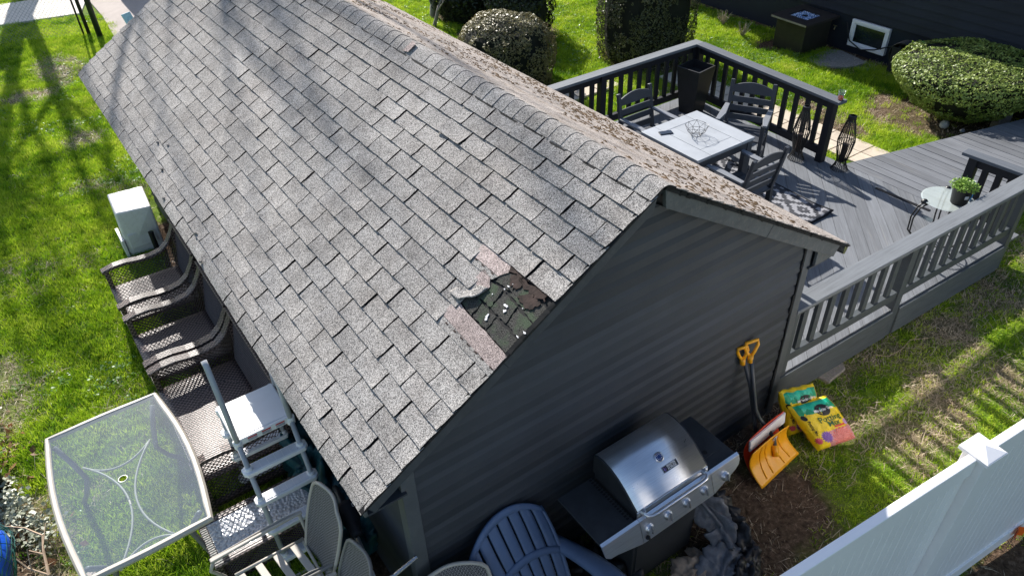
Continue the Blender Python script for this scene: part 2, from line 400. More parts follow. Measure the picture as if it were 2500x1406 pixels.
# ------------------------------------------------------------------ ground
def fb(x, y, s, o=3, z=0.0):
    return noise.fractal(Vector((x * s, y * s, z)), 1.0, 2.0, o)
def inbox(x, y, x0, x1, y0, y1, soft=0.0):
    d = min(x - x0, x1 - x, y - y0, y1 - y)
    return 1.0 if (d > 0 and soft == 0) else (0.0 if soft == 0 else max(0.0, min(1.0, d / soft)))
def blob(x, y, cx, cy, rx, ry, e=0.35):
    d = math.hypot((x - cx) / rx, (y - cy) / ry) + 0.3 * fb(x, y, 2.3, 3, 4.0) + 0.12 * fb(x, y, 9, 2, 1.0)
    return max(0.0, min(1.0, (1 - d) / e + 0.5))
def deck_edge(x):      # far edge of the walkway
    return 1.96 - (x - 5.39) * 0.24
def dens(x, y):
    """grass density, straw density, soil amount, clover density"""
    g = .62 + .38 * max(0, min(1, .5 + 2.2 * fb(x, y, 4.5, 2, 17.0))); st = 0.015; soil = 0.0; cl = 0.0
    n = fb(x, y, 0.8, 4, 2.0); n2 = fb(x, y, 3.5, 3, 7.0)
    # tired patches in the left lawn
    bare = max(0, n * 1.1 + n2 * 0.7 - 0.42) * 1.2
    g -= min(0.5, bare); st += min(0.5, bare * 0.8)
    if x < 2.2 and y > 2:
        for c in ((-2.13, 9.6, .35, .25), (-1.9, 13.0, .5, .8), (-2.5, 12.0, .5, .3), (-3.85, 4.3, .25, .8), (-2.3, 8.1, .25, .2), (-1.85, 7.0, .12, .6)):
            b = blob(x, y, *c); g -= 0.7 * b; st += 0.55 * b
        if fb(x, y, 0.9, 3, 11.0) > 0.22: cl = 0.9
    if x > 3 and y > 4 and fb(x, y, 0.7, 3, 13.0) > 0.05: cl = 0.8
    # right lawn, thin and strawy
    if y < 0.2 and x > -0.3:
        s = blob(x, y, 0.82, -0.72, 0.72, 0.5)
        soil = max(soil, s); g -= s * 0.97; st += s * 0.12
        k = max(0, min(1, (x - 1.5) / 0.8)); nn = fb(x, y, 1.7, 4, 21.0) + 0.4 * fb(x, y, 6, 3, 3.0)
        thin = k * max(0, min(1, 0.48 + nn * 1.7)); g -= thin * 0.72; st += thin * 0.85; soil = max(soil, thin * 0.7)
        wst = max(0, min(1, (y + 0.32) / 0.12)) * (1 if x < 2.0 else 0)
        soil = max(soil, wst); g -= wst; st += 0.1 * wst
    if y < 0.4 and x <= -0.3 and x > -2.0:
        soil = max(soil, 0.8); g -= 0.75; st += 0.1
    if -2.05 < x < 0 and 0.2 <= y < 6.6: soil = 1; g = 0.1 if x < -1.9 else 0
    # behind the deck
    if y > 2.0 and x > 5.5:
        b = max(blob(x, y, 7.9, 2.5, .55, .8), blob(x, y, 8.1, 3.2, .3, .25), blob(x, y, 6.9, 3.0, .25, .4), blob(x, y, 7.1, 3.7, .2, .3)); g -= b * 0.9; st += b * 0.3; soil = max(soil, b)
    b = max(blob(x, y, 9.0, 4.5, .5, .35), blob(x, y, 8.65, 5.75, .35, .3), 1.0 if x > 9.25 else 0)
    g -= b; soil = max(soil, b)
    for (cx, cy, r) in ((4.05, 7.45, .8), (6.55, 6.8, .75), (8.4, 2.2, .9), (5.4, 9.3, 1.0), (5.2, 10.9, .5)):
        b = 1 if math.hypot(x - cx, y - cy) < r else 0
        if b: g = 0.05; soil = 0.9; st = 0.1
    # bed at bottom left
    b = blob(x, y, -4.35, 2.2, .62, 1.45); g -= b; soil = max(soil, b); st += 0.1 * b
    b = blob(x, y, -3.72, 2.4, .16, .6); g -= b * .7; st += b * .6
    # solid covers
    if inbox(x, y, -1.8, 1.8, 0, 7.3): g = st = cl = 0
    if 1.6 < x < 5.32 and 0.0 < y < 4.62: g = st = cl = 0
    if x >= 5.0 and 0.35 < y < deck_edge(x) and x < 9.3: g = st = cl = 0
    if 6.1 < x < 6.68 and 1.8 < y < 6.1: g = st = cl = 0
    if 3.8 < x < 5.2 and 5.9 < y < 6.7: g = st = cl = 0
    if x > -1.0 and y > 13.9 + (x + .55) * 0: g = g if x < -0.62 + 0.1 * fb(x, y, 3) - (y - 14) * .03 else 0
    if g == 0 and x > -0.7 and y > 13.9: st = cl = 0
    if y > 15.95 - (x + 1) * 0.27 and y < 17.75 - (x + 1) * 0.2 and x < 0: g = st = cl = 0
    if y < -1.78 - .09 * (x - .87): g = 0; st = 0.02; soil = 1; cl = 0       # dark soil past the white fence
    pass
    if soil > 0.5 and cl: cl = 0
    g2 = 0.0
    if y < .3 and x > -.4: g2 = g; g = 0.0
    return max(0, min(1, g)), max(0, min(1, st)), max(0, min(1, soil)), cl, max(0, min(1, g2))
X0, X1, Y0, Y1, ST = -9.0, 12.0, -4.0, 20.0, 0.1
nx, ny = int((X1 - X0) / ST), int((Y1 - Y0) / ST)
vs = []; at = []
for j in range(ny + 1):
    for i in range(nx + 1):
        x, y = X0 + i * ST, Y0 + j * ST
        a = dens(x, y); at.append(a)
        vs.append((x, y, 0.014 * fb(x, y, 1.3, 3) - 0.012 * a[2]))
fs = [(j * (nx + 1) + i, j * (nx + 1) + i + 1, (j + 1) * (nx + 1) + i + 1, (j + 1) * (nx + 1) + i) for j in range(ny) for i in range(nx)]
gm = bpy.data.meshes.new("lawn_ground"); gm.from_pydata(vs, [], fs)
for k, nm in enumerate(("g", "st", "soil", "cl", "g2")):
    a = gm.attributes.new(nm, 'FLOAT', 'POINT'); a.data.foreach_set('value', [q[k] for q in at])
t = NT("lawn_soil"); p = t.pos
def att(n): x = t.new("ShaderNodeAttribute", attribute_name=n); return x.outputs['Fac']
nz = t.noise(p, 28, 4, 0.7); nb = t.noise(p, 4, 4, 0.65)
soilc = t.ramp(nz, [(0.3, (0.03, 0.019, 0.012)), (0.55, (0.1, 0.065, 0.043)), (0.75, (0.24, 0.17, 0.12))])
grc = t.ramp(nb, [(0.3, (0.05, 0.1, 0.008)), (0.7, (0.18, 0.26, 0.03))])
strw = t.ramp(nz, [(0.3, (0.12, 0.085, 0.05)), (0.7, (0.4, 0.32, 0.22))])
c = t.mix(att("soil"), grc, soilc); c = t.mix(t.math('MULTIPLY', att("st"), 0.5), c, strw)
t.col(c); t.set(rough=0.95, spec=0.1); t.bump(nz, 0.8, 0.02)
gm.materials.append(t.m)
lawn = bpy.data.objects.new("lawn_ground", gm); COL.objects.link(lawn); lawn['kind'] = 'structure'
MB().add([(-250, -250, -0.04), (250, -250, -0.04), (250, 250, -0.04), (-250, 250, -0.04)], [(0, 1, 2, 3)]).build("far_ground", simple("far_grass_ground", (0.05, 0.09, 0.02), 0.95, var=0.3, scale=1), kind='structure')

PROTO = bpy.data.collections.new("prototypes")
def proto_coll(objs, name):
    c = bpy.data.collections.new(name)
    for o in objs:
        COL.objects.unlink(o); c.objects.link(o)
    return c
def tuft(nb, r, h, wd, m, lean=0.5, seed=0, name="grass_tuft"):
    q = random.Random(seed); b = MB()
    for _ in range(nb):
        a = q.uniform(0, 6.283); d = r * math.sqrt(q.random()); x, y = d * math.cos(a), d * math.sin(a)
        hh = h * q.uniform(0.55, 1.15); la = q.uniform(0, 6.283); ln = hh * q.uniform(0.15, lean * 1.6); fa = q.uniform(0, 3.1416)
        w2 = wd * q.uniform(0.7, 1.2) / 2; cx, sx = math.cos(fa) * w2, math.sin(fa) * w2
        mx, my = x + math.cos(la) * ln * .35, y + math.sin(la) * ln * .35
        tx, ty = x + math.cos(la) * ln, y + math.sin(la) * ln
        b.add([(x - cx, y - sx, -.005), (x + cx, y + sx, -.005), (mx + cx * .8, my + sx * .8, hh * .6), (mx - cx * .8, my - sx * .8, hh * .6), (tx, ty, hh)],
              [(0, 1, 2, 3), (3, 2, 4)])
    me = bpy.data.meshes.new(name); me.from_pydata(b.v, [], b.f); me.materials.append(m)
    o = bpy.data.objects.new(name, me); COL.objects.link(o); return o
def leafclump(n, r, h, ls, m, seed, name="leaf_clump"):
    q = random.Random(seed); b = MB()
    for _ in range(n):
        a = q.uniform(0, 6.283); d = r * math.sqrt(q.random()); c = Vector((d * math.cos(a), d * math.sin(a), h * q.uniform(.3, 1)))
        nrm = Vector((q.uniform(-.6, .6), q.uniform(-.6, .6), 1)).normalized(); u = nrm.orthogonal().normalized(); v = nrm.cross(u); s_ = ls * q.uniform(.6, 1.2)
        ph = q.uniform(0, 6.28)
        b.add([c + (u * math.cos(ph + k * 1.257) + v * math.sin(ph + k * 1.257)) * s_ for k in range(5)], [(0, 1, 2, 3, 4)])
    me = bpy.data.meshes.new(name); me.from_pydata([tuple(v) for v in b.v], [], b.f); me.materials.append(m)
    o = bpy.data.objects.new(name, me); COL.objects.link(o); return o
def scatter(name, mesh, attr, density, coll, smin, smax, seed, tilt=0.25):
    o = bpy.data.objects.new(name, mesh); COL.objects.link(o); o['kind'] = 'stuff'
    ng = bpy.data.node_groups.new(name, 'GeometryNodeTree')
    ng.interface.new_socket("Geometry", in_out='INPUT', socket_type='NodeSocketGeometry')
    ng.interface.new_socket("Geometry", in_out='OUTPUT', socket_type='NodeSocketGeometry')
    N = ng.nodes; L = ng.links.new
    gi = N.new("NodeGroupInput"); go = N.new("NodeGroupOutput")
    dp = N.new("GeometryNodeDistributePointsOnFaces"); dp.distribute_method = 'RANDOM'; dp.inputs['Seed'].default_value = seed
    na = N.new("GeometryNodeInputNamedAttribute"); na.data_type = 'FLOAT'; na.inputs['Name'].default_value = attr
    mu = N.new("ShaderNodeMath"); mu.operation = 'MULTIPLY'; L(na.outputs['Attribute'], mu.inputs[0]); mu.inputs[1].default_value = density
    L(gi.outputs[0], dp.inputs['Mesh']); L(mu.outputs[0], dp.inputs['Density'])
    ip = N.new("GeometryNodeInstanceOnPoints"); ci = N.new("GeometryNodeCollectionInfo"); ci.inputs[0].default_value = coll
    ci.inputs['Separate Children'].default_value = True; ci.inputs['Reset Children'].default_value = True
    L(dp.outputs['Points'], ip.inputs['Points']); L(ci.outputs[0], ip.inputs['Instance']); ip.inputs['Pick Instance'].default_value = True
    rv = N.new("FunctionNodeRandomValue"); rv.data_type = 'FLOAT_VECTOR'; rv.inputs[0].default_value = (-tilt, -tilt, 0); rv.inputs[1].default_value = (tilt, tilt, 6.283)
    e2r = N.new("FunctionNodeEulerToRotation"); L(rv.outputs[0], e2r.inputs[0]); L(e2r.outputs[0], ip.inputs['Rotation'])
    rs = N.new("FunctionNodeRandomValue"); rs.inputs[2].default_value = smin; rs.inputs[3].default_value = smax; L(rs.outputs[1], ip.inputs['Scale'])
    L(ip.outputs[0], go.inputs[0])
    md = o.modifiers.new("scatter", 'NODES'); md.node_group = ng
    return o
tc = proto_coll([tuft(26, .075, .055, .006, M['grass'], .7, s) for s in range(5)], "tufts")
cc = proto_coll([leafclump(12, .06, .04, .012, M['clover'], s) for s in range(3)], "clovers")
stc = proto_coll([tuft(13, .08, .03, .006, M['straw'], 2.6, 40 + s) for s in range(4)], "straws")
scatter("grass", gm, "g", 420, tc, .6, 1.3, 3)
tc2 = proto_coll([tuft(22, .06, .026, .006, M['grass'], 1.1, 70 + s) for s in range(4)], "short_tufts")
scatter("short_grass", gm, "g2", 620, tc2, .6, 1.3, 4)
scatter("clover_patches", gm, "cl", 60, cc, .7, 1.3, 5)
scatter("dry_straw", gm, "st", 430, stc, .6, 1.3, 9)

# paving around the yard
def slab(name, pts, z0, z1, m, parent=None, kind=None):
    return MB().prism(pts, lambda a, b_, t_: (a, b_, t_), z0, z1).build(name, m, parent, kind=kind, bevel=0.008)
slab("sidewalk", [(-8, 17.6), (-8, 19.2), (-0.72, 17.7), (-0.62, 17.2), (-0.95, 16.1)], -.02, .035, M['concrete'], kind='structure')
slab("driveway", [(-0.72, 14.0), (-0.2, 12.5), (4, 12.5), (4, 19.8), (-0.9, 19.8), (-0.62, 17.2), (-0.62, 15.5)], -.02, .03, M['drive'], kind='structure')
path = bpy.data.objects.new("garden_path", None); COL.objects.link(path); path['kind'] = 'structure'
for j in range(13):
    for i in range(2):
        MB().box((6.24 + i * .3, 2.2 + j * .3, .012), (.288, .288, .04), (R.uniform(-.01, .01), R.uniform(-.01, .01), R.uniform(-.02, .02))).build("paver", M['paver'], path, bevel=.006)
for i in range(3):
    MB().box((4.35 + i * .42, 6.3, .012), (.4, .4, .04), (0, 0, R.uniform(-.03, .03))).build("paver", M['paver'], path, bevel=.006)
MB().prism([(2.38, .0), (2.76, .02), (2.68, -.1), (2.41, -.12)], lambda a, b_, t_: (a, b_, t_), -.01, .035).build("paving_stone", M['stone'], bevel=.01)
tag(bpy.data.objects["paving_stone"], "rough grey paving stone lying against the base of the grey deck", "paving stone")
slab("gravel_patch", [(8.52, 4.95), (8.48, 4.6), (8.8, 4.25), (9.2, 4.2), (9.33, 4.8), (9.2, 5.0)], -.02, .018, M['gravel'], kind='structure')

# ------------------------------------------------------------------ shed
H_, h_, A_ = 2.955, 1.732, 2.0
SL = math.hypot(A_, H_ - h_); ex, ez = A_ / SL, (H_ - h_) / SL
def LR(y, s, o=0.0): return (-ex * s - ez * o, y, H_ - ez * s + ex * o)      # left slope
def RR(y, s, o=0.0): return (ex * s + ez * o, y, H_ - ez * s + ex * o)
L_ = 7.336; WX = 1.71
M['siding_dark'] = simple('dark_rake_paint', (0.05, 0.056, 0.064), .65, var=.15, grime=.1)
shed = thing("garden_shed", "dark slate shed with grey shingle roof and torn patch near its front edge", "shed", (0, 0, 0))
core = MB()
zt = lambda x: H_ - .1 - abs(x) * (H_ - h_) / A_
core.prism([(-WX + .02, -.05), (WX - .02, -.05), (WX - .02, zt(WX)), (0, zt(0)), (-WX + .02, zt(WX))], lambda a, b_, t_: (a, t_, b_), .03, L_ - .15)
wall = core.build("wall", M['siding'], shed)
z = 0.0; ZS = .112; r0 = random.Random(5)
def hw(z_): return min(WX - .03, max(0.0, (H_ - .16 - z_) * A_ / (H_ - h_)))
while z < H_ - .2:
    z1 = min(z + ZS, H_ - .17)
    pts = [(-hw(z), z), (hw(z), z), (hw(z1), z1), (-hw(z1), z1)]
    if z < 1.7 < z1: pts = [(-hw(z), z), (hw(z), z), (hw(z1), z1), (-hw(z1), z1)]
    b = MB(); yb, yt = -.017, .0; zm = z + (z1 - z) * .55; hm = min(hw(z), hw(zm))
    b.add([(pts[0][0], yb, z), (pts[1][0], yb, z), (pts[2][0], yt, z1), (pts[3][0], yt, z1),
           (pts[0][0], .032, z), (pts[1][0], .032, z), (pts[2][0], .032, z1), (pts[3][0], .032, z1),
           (-hw(zm), yb, zm), (hw(zm), yb, zm)],
          [(0, 1, 9, 8), (8, 9, 2, 3), (4, 7, 6, 5), (0, 4, 5, 1), (3, 2, 6, 7)])
    b.build("siding_board", M['siding'], wall)
    z += ZS
z = 0.0
while z < 1.6:            # left side wall boards, seen under the eave
    MB().add([(-WX - .016, .06, z), (-WX - .016, L_ - .2, z), (-WX, L_ - .2, z + ZS), (-WX, .06, z + ZS), (-WX + .03, .06, z), (-WX + .03, L_ - .2, z), (-WX + .03, L_ - .2, z + ZS), (-WX + .03, .06, z + ZS)],
             [(0, 1, 2, 3), (7, 6, 5, 4), (0, 3, 7, 4), (1, 5, 6, 2), (0, 4, 5, 1), (3, 2, 6, 7)]).build("siding_board", M['siding'], wall)
    z += ZS
MB().b2((-WX - .025, -.03, 0), (-WX + .065, .06, 1.82)).build("corner_board", M['siding_trim'], shed, bevel=.003)
MB().b2((WX - .05, -.03, 0), (WX + .03, .06, 1.82)).build("corner_board", M['siding_trim'], shed, bevel=.003)
# ragged caulk bead beside the right corner board
b = MB()
zz = .1
while zz < 1.75:
    l = r0.uniform(.05, .22); wd = r0.uniform(.006, .022); b.box((WX - .055 - wd / 2, -.022, zz + l / 2), (wd, .012, l), (0, r0.uniform(-.05, .05), 0)); zz += l * r0.uniform(.75, 1.1)
b.build("caulk_bead", M['asphalt_edge'], shed)
# roof deck, rakes, soffits
roof = MB()
roof.add([LR(-.115, 0, -.03), LR(L_, 0, -.03), LR(L_, SL - .01, -.03), LR(-.115, SL - .01, -.03), LR(-.115, 0, -.012), LR(L_, 0, -.012), LR(L_, SL - .01, -.012), LR(-.115, SL - .01, -.012)],
         [(0, 1, 2, 3), (7, 6, 5, 4), (0, 3, 7, 4), (1, 5, 6, 2), (2, 6, 7, 3)])
roof.add([RR(-.115, 0, -.03), RR(L_, 0, -.03), RR(L_, SL - .01, -.03), RR(-.115, SL - .01, -.03), RR(-.115, 0, -.012), RR(L_, 0, -.012), RR(L_, SL - .01, -.012), RR(-.115, SL - .01, -.012)],
         [(0, 1, 2, 3), (7, 6, 5, 4), (0, 3, 7, 4), (1, 5, 6, 2), (2, 6, 7, 3)])
roof = roof.build("roof", M['underlay'], shed)
for F in (LR, RR):
    dd_ = -.115 if F is LR else -.128
    for (s0, s1) in ((0.05, 1.28), (1.284, SL - .02)):
        b = MB(); q = [F(y, s, o) for y in (-.098, -.07) for s, o in ((s0, -.032), (s1, -.032), (s1, dd_), (s0 + (.08 if s0 < .1 else 0), dd_))]
        b.add(q, [(0, 1, 2, 3), (7, 6, 5, 4), (0, 4, 5, 1), (1, 5, 6, 2), (2, 6, 7, 3), (3, 7, 4, 0)])
        b.build("rake_board", M['rake'] if F is RR else M['siding_dark'], shed, bevel=.003)
MB().add([LR(-.07, 0, -.05), LR(-.07, SL, -.05), LR(.03, SL, -.05), LR(.03, 0, -.05)], [(0, 1, 2, 3)]).build("soffit", M['rake'], shed, solid=.008)
MB().add([RR(-.07, 0, -.05), RR(-.07, SL, -.05), RR(.03, SL, -.05), RR(.03, 0, -.05)], [(0, 1, 2, 3)]).build("soffit", M['rake'], shed, solid=.008)
for sg, F in ((-1, LR), (1, RR)):
    MB().b2((sg * (A_ - .05), -.05, h_ - .15), (sg * (A_ - .03), L_, h_ - .02)).build("fascia", M['rake'], shed)
    MB().b2((sg * WX, -.05, h_ - .155), (sg * (A_ - .052), L_, h_ - .14)).build("soffit", M['siding'], shed)
    if sg > 0: MB().prism([(WX + .03, h_ - .12), (A_ - .06, h_ - .12), (A_ - .06, h_ - .02), (WX + .03, h_ + .03)], lambda a, b_, t_: (a, t_, b_), -.07, -.05).build("rake_return", M['rake'], shed)
# gutter on the deck side
g = MB(); prof = [(2.03, 1.70), (2.03, 1.615), (2.055, 1.605), (2.075, 1.65), (2.075, 1.69), (2.067, 1.69), (2.067, 1.655), (2.052, 1.62), (2.042, 1.628), (2.042, 1.70)]
for ya_, yb_, za_, zb_ in ((-.1, .55, 0, -.06), (.55, L_ - .1, -.06, -.09)): g.prism(prof, lambda a, b_, t_: (a, t_, b_ + za_ + (zb_ - za_) * (t_ - ya_) / (yb_ - ya_)), ya_, yb_)
g.prism(prof[:5], lambda a, b_, t_: (a, t_, b_), -.104, -.098)
gut = g.build("gutter", M['aluminium'], shed)
for k in range(1): MB().box((2.056, .05, 1.682), (.05, .02, .004)).build("gutter_strap", M['aluminium'], gut)

# shingles
YK = {0: -.128, 1: .14, 2: .404, 3: .676, 4: .94, 5: 1.208, 6: 1.485, 7: 1.777, 8: 2.067, 9: 2.363, 10: 2.667, 11: 2.99, 12: 3.287, 13: 3.614, 14: 3.936, 15: 4.269, 16: 4.615, 17: 4.963, 18: 5.295, 19: 5.642, 20: 6.002, 21: 6.38, 22: 6.742, 23: 7.181, 24: 7.5}
def Yf(j):
    i = int(math.floor(j)); f_ = j - i
    return YK[i] * (1 - f_) + YK.get(i + 1, YK[i]) * f_
SB = [2.356, 2.25, 2.15, 2.035, 1.90, 1.77, 1.645, 1.515, 1.375, 1.245, 1.118, .99, .861, .72, .595, .47, .34, .225, .10]
rs_ = random.Random(11)
def tab_mesh(variant, droop=0.0):
    q = random.Random(100 + variant); b = MB(); nu, nv = 4, 3; lift = q.uniform(.0005, .003); cu = q.uniform(.002, .006); tw = q.uniform(-.002, .002)
    if variant == 7: lift = .012; cu = .007
    wob = [q.uniform(-.003, .003) for _ in range(nu + 1)]; ws = [q.uniform(-.005, .005) for _ in range(nv + 1)]
    top = []
    for j in range(nv + 1):
        for i in range(nu + 1):
            u, v = i / nu, j / nv
            x = u + (ws[j] * 3 if i in (0, nu) else 0) * (1 if v > 0 else 0); y = v + (wob[i] * 6 if j == nv else 0) * .6
            zz = .002 + .009 * v + lift * v * v + cu * (abs(u - .5) * 2) ** 3 * v + tw * (u - .5) * v
            top.append((x, y, zz - droop * v * v * v))
    o = top + [(x, y, max(-.001 - droop, zz - .0085 - .3 * lift * y)) for x, y, zz in top]
    W_ = nu + 1; n = len(top); f = []
    for j in range(nv):
        for i in range(nu): a = j * W_ + i; f.append((a, a + W_, a + W_ + 1, a + 1))
    for i in range(nu): a = nv * W_ + i; f.append((a, a + n, a + n + 1, a + 1))
    for j in range(nv):
        a = j * W_; f.append((a, a + n, a + n + W_, a + W_)); a += nu; f.append((a, a + W_, a + n + W_, a + n))
    me = bpy.data.meshes.new("shingle"); me.from_pydata(o, [], f); bm_ = bmesh.new(); bm_.from_mesh(me); bmesh.ops.recalc_face_normals(bm_, faces=bm_.faces); bm_.to_mesh(me); bm_.free()
    me.materials.append(M['shingle']); me.materials.append(M['asphalt_edge'])
    for p_ in me.polygons:
        if abs(p_.normal.z) < .6: p_.material_index = 1
    return me
TM = [tab_mesh(k) for k in range(8)]; TD = [tab_mesh(k + 20, .022) for k in range(4)]
e1, e2, en = Vector((0, 1, 0)), Vector((-ex, 0, -ez)), Vector((-ez, 0, ex))
def sag(y, s):
    k = min(1, max(0, (s - .3) / .35)) * min(1, max(0, (math.hypot((y - .2) / 1.0, (s - 1.08) / .5) - .75) / .6)) * min(1, max(.25, (y + .1) / .5))
    return k * max(0, .007 + .009 * noise.fractal(Vector((y * 1.25, s * 1.0, 5.0)), 1.0, 2.0, 2))
def tabM(y0, y1, s0, s1, off=0.0):
    o = Vector(LR(y0, s0, off)); m_ = Matrix.Identity(4)
    w0 = sag(y0, s0); o = o + en * w0
    a = e1 * (y1 - y0) + en * (sag(y1, s0) - w0); c_ = e2 * (s1 - s0) + en * (sag(y0, s1) - w0)
    for i in range(3): m_[i][0] = a[i]; m_[i][1] = c_[i]; m_[i][2] = en[i]; m_[i][3] = o[i]
    return m_
tabs = []
gap = .006
for r in range(len(SB) - 1):
    s1, s0 = SB[r], SB[r + 1] - .022
    js = [k + (0.5 if r % 2 else 0.0) for k in range(-1, 25)]
    for j in js:
        ya, yb = Yf(max(j, 0)) if j >= 0 else -.128, Yf(min(j + 1, 24)) if j + 1 >= 0 else -.2
        drift = 0.0
        ya = max(ya, -.128); yb = min(yb, L_ - .01)
        if yb - ya < .05: continue
        jt = rs_.uniform(-.006, .006)
        if ya > -.12: ya += gap + jt
        else: ya += rs_.uniform(-.006, .012)
        yb -= gap - jt * 0.5
        sm = SB[r]
        # torn area
        if abs(sm - .99) < .01 and ya < .5:
            if yb < .62: continue
            ya = .57
        if abs(sm - 1.118) < .01 and ya < .4:
            if yb < .46: continue
            ya = max(ya, .43)
        if abs(sm - 1.245) < .01 and ya < .36:
            if yb < .42: continue
            ya = max(ya, .38)
        if abs(sm - 1.375) < .01 and ya < .40:
            if yb < .46: continue
            ya = .43
        tabs.append((ya, yb, s0, s1, r))
camv = Vector((-2.6341, -2.5627, 5.0225))
tabs.sort(key=lambda q: (Vector(LR((q[0] + q[1]) / 2, (q[2] + q[3]) / 2)) - camv).length / math.sqrt(q[1] - q[0]))
far = MB()
for n_, (ya, yb, s0, s1, r) in enumerate(tabs):
    var = rs_.randrange(7)
    if abs(ya - 1.43) < .2 and abs(s1 - .47) < .02: var = 7
    m_ = tabM(ya, yb, s0, s1 + rs_.uniform(-.0015, .0015), -.004 + rs_.uniform(0, .0012))
    if n_ < 298:
        o = bpy.data.objects.new("shingle", TM[var] if r else TD[var % 4]); COL.objects.link(o); o.parent = roof; o.matrix_local = m_
    else:
        TT = TM[var] if r else TD[var % 4]; far.add([tuple(v.co) for v in TT.vertices], [tuple(p.vertices) for p in TT.polygons], m_)
fo = far.build("far_shingles", M['shingle'], roof, kind='stuff'); fo.data.materials.append(M['asphalt_edge'])
for p_ in fo.data.polygons:
    if p_.normal.dot(en) < .6: p_.material_index = 1
# right slope, mossy and seen at a glancing angle: thin courses in one part
rb = MB(); rq = random.Random(3); s = SL + .015; k = 0
while s > .1:
    y = -.125; 
    while y < L_:
        y2 = min(L_, y + .3 * rq.uniform(.97, 1.03)); dz = rq.uniform(0, .004)
        rb.add([RR(y + .003, s - .15, -.002), RR(y2 - .003, s - .15, -.002), RR(y2 - .003, s, .008 + dz), RR(y + .003, s, .008 + rq.uniform(0, .004)), RR(y2 - .003, s, -.002), RR(y + .003, s, -.002)],
               [(0, 1, 2, 3), (3, 2, 4, 5), (0, 3, 5), (1, 4, 2)])
        y = y2
    s -= .127; k += 1
rb.build("mossy_shingle_courses", M['shingle_moss'], roof, kind='stuff')
mo = MB()
for _ in range(5200):
    s_ = .127 * rq.randrange(1, 18) + rq.gauss(0, .012) + .05; y_ = rq.uniform(-.1, L_)
    if fb(y_, s_, 1.1, 3, 31.0) < rq.uniform(-.25, .25): continue
    if s_ > SL: continue
    l, wd, hh = rq.uniform(.008, .05), rq.uniform(.004, .012), rq.uniform(.005, .014)
    mo.add([RR(y_ - l, s_, .004), RR(y_ + l, s_, .004), RR(y_ + l * .3, s_ - wd, .004), RR(y_, s_ + wd, .004), RR(y_ + rq.uniform(-l, l) * .4, s_, .006 + hh)], [(0, 2, 4), (2, 1, 4), (1, 3, 4), (3, 0, 4)])
tm = simple("brown_moss", (0.1, 0.062, 0.03), 0.95, var=0.6, scale=3)
mo.build("moss_tufts", tm, roof, kind='stuff')
# ridge caps
caps = [.793, .916, 1.039, 1.162, 1.28, 1.393, 1.518, 1.644, 1.778, 1.911, 2.054, 2.191, 2.333, 2.606, 2.73, 2.85, 2.982, 3.139, 3.3, 3.46, 3.633, 3.789]
pre = [-.125, .02, .155, .285, .41, .535, .665]
cy_ = pre + caps
while cy_[-1] < L_ - .1: cy_.append(cy_[-1] + .155)
cy_.append(L_)
def capmesh(y0, y1, m, lift=.008, wl=.125, wr=.09):
    b = MB(); N_ = 12; rr_ = .05
    def sec(t_, o):     # arc-length like parameter across the ridge
        a = -wl + (wl + wr) * t_
        ang_l = math.atan2(ez, ex)
        if a < -rr_: P_ = Vector(LR(0, -a, o))
        elif a > rr_: P_ = Vector(RR(0, a, o))
        else:
            k_ = (a + rr_) / (2 * rr_); P0, P1 = Vector(LR(0, rr_, o)), Vector(RR(0, rr_, o)); Pm = Vector((0, 0, H_ + o + .004))
            P_ = P0 * (1 - k_) ** 2 + Pm * 2 * k_ * (1 - k_) + P1 * k_ ** 2
        return P_
    rows = [(y0, .003 + lift), (y0 + .03, .002 + lift * .9), (y1 + .02, .004)]
    vsx = []
    for y_, o in rows:
        for i in range(N_ + 1): q = sec(i / N_, o); vsx.append((q.x, y_, q.z))
    for i in range(N_ + 1): q = sec(i / N_, -.004 + lift * .5); vsx.append((q.x, y0, q.z))
    W_ = N_ + 1; f = []
    for r_ in range(2):
        for i in range(N_): a = r_ * W_ + i; f.append((a, a + 1, a + W_ + 1, a + W_))
    for i in range(N_): f.append((i, i + 1, 3 * W_ + i + 1, 3 * W_ + i))
    # side skirts
    q0 = sec(0, -.003); n0 = len(vsx); vsx += [(q0.x, y0, q0.z), (q0.x, y1 + .02, q0.z)]; f.append((0, n0, n0 + 1, 2 * W_))
    b.add(vsx, f); o_ = b.build("ridge_cap", m, roof); o_.data.materials.append(M['asphalt_edge'])
    for p_ in o_.data.polygons[2 * N_:]: p_.material_index = 1
    return o_
for i in range(len(cy_) - 1):
    y0, y1 = cy_[i], cy_[i + 1]
    o = capmesh(y0, y1, M['shingle'], rs_.uniform(.004, .006), .12 + rs_.uniform(-.004, .004))
    if abs(y0 - 2.333) < .01:
        o['label'] = "longer ridge cap with a pale pink unweathered end"
        b = MB(); b.add([LR(2.56, .1, .021), LR(2.56, .01, .021), LR(2.635, .0, .012), LR(2.645, .11, .012)], [(0, 1, 2, 3)]); b.build("pink_cap_strip", M['shingle_pink'], roof)
# uneven black strip just below the cap edges
b = MB(); y = -.1
while y < L_ - .05:
    y2 = y + rs_.uniform(.1, .3); s_ = .118 + rs_.uniform(-.004, .006); b.add([LR(y, s_, .002), LR(y2, s_, .002), LR(y2, s_ + rs_.uniform(.008, .016), .003), LR(y, s_ + rs_.uniform(.008, .016), .003)], [(0, 1, 2, 3)]); y = y2
b.build("cap_edge_strip", M['asphalt_edge'], roof)
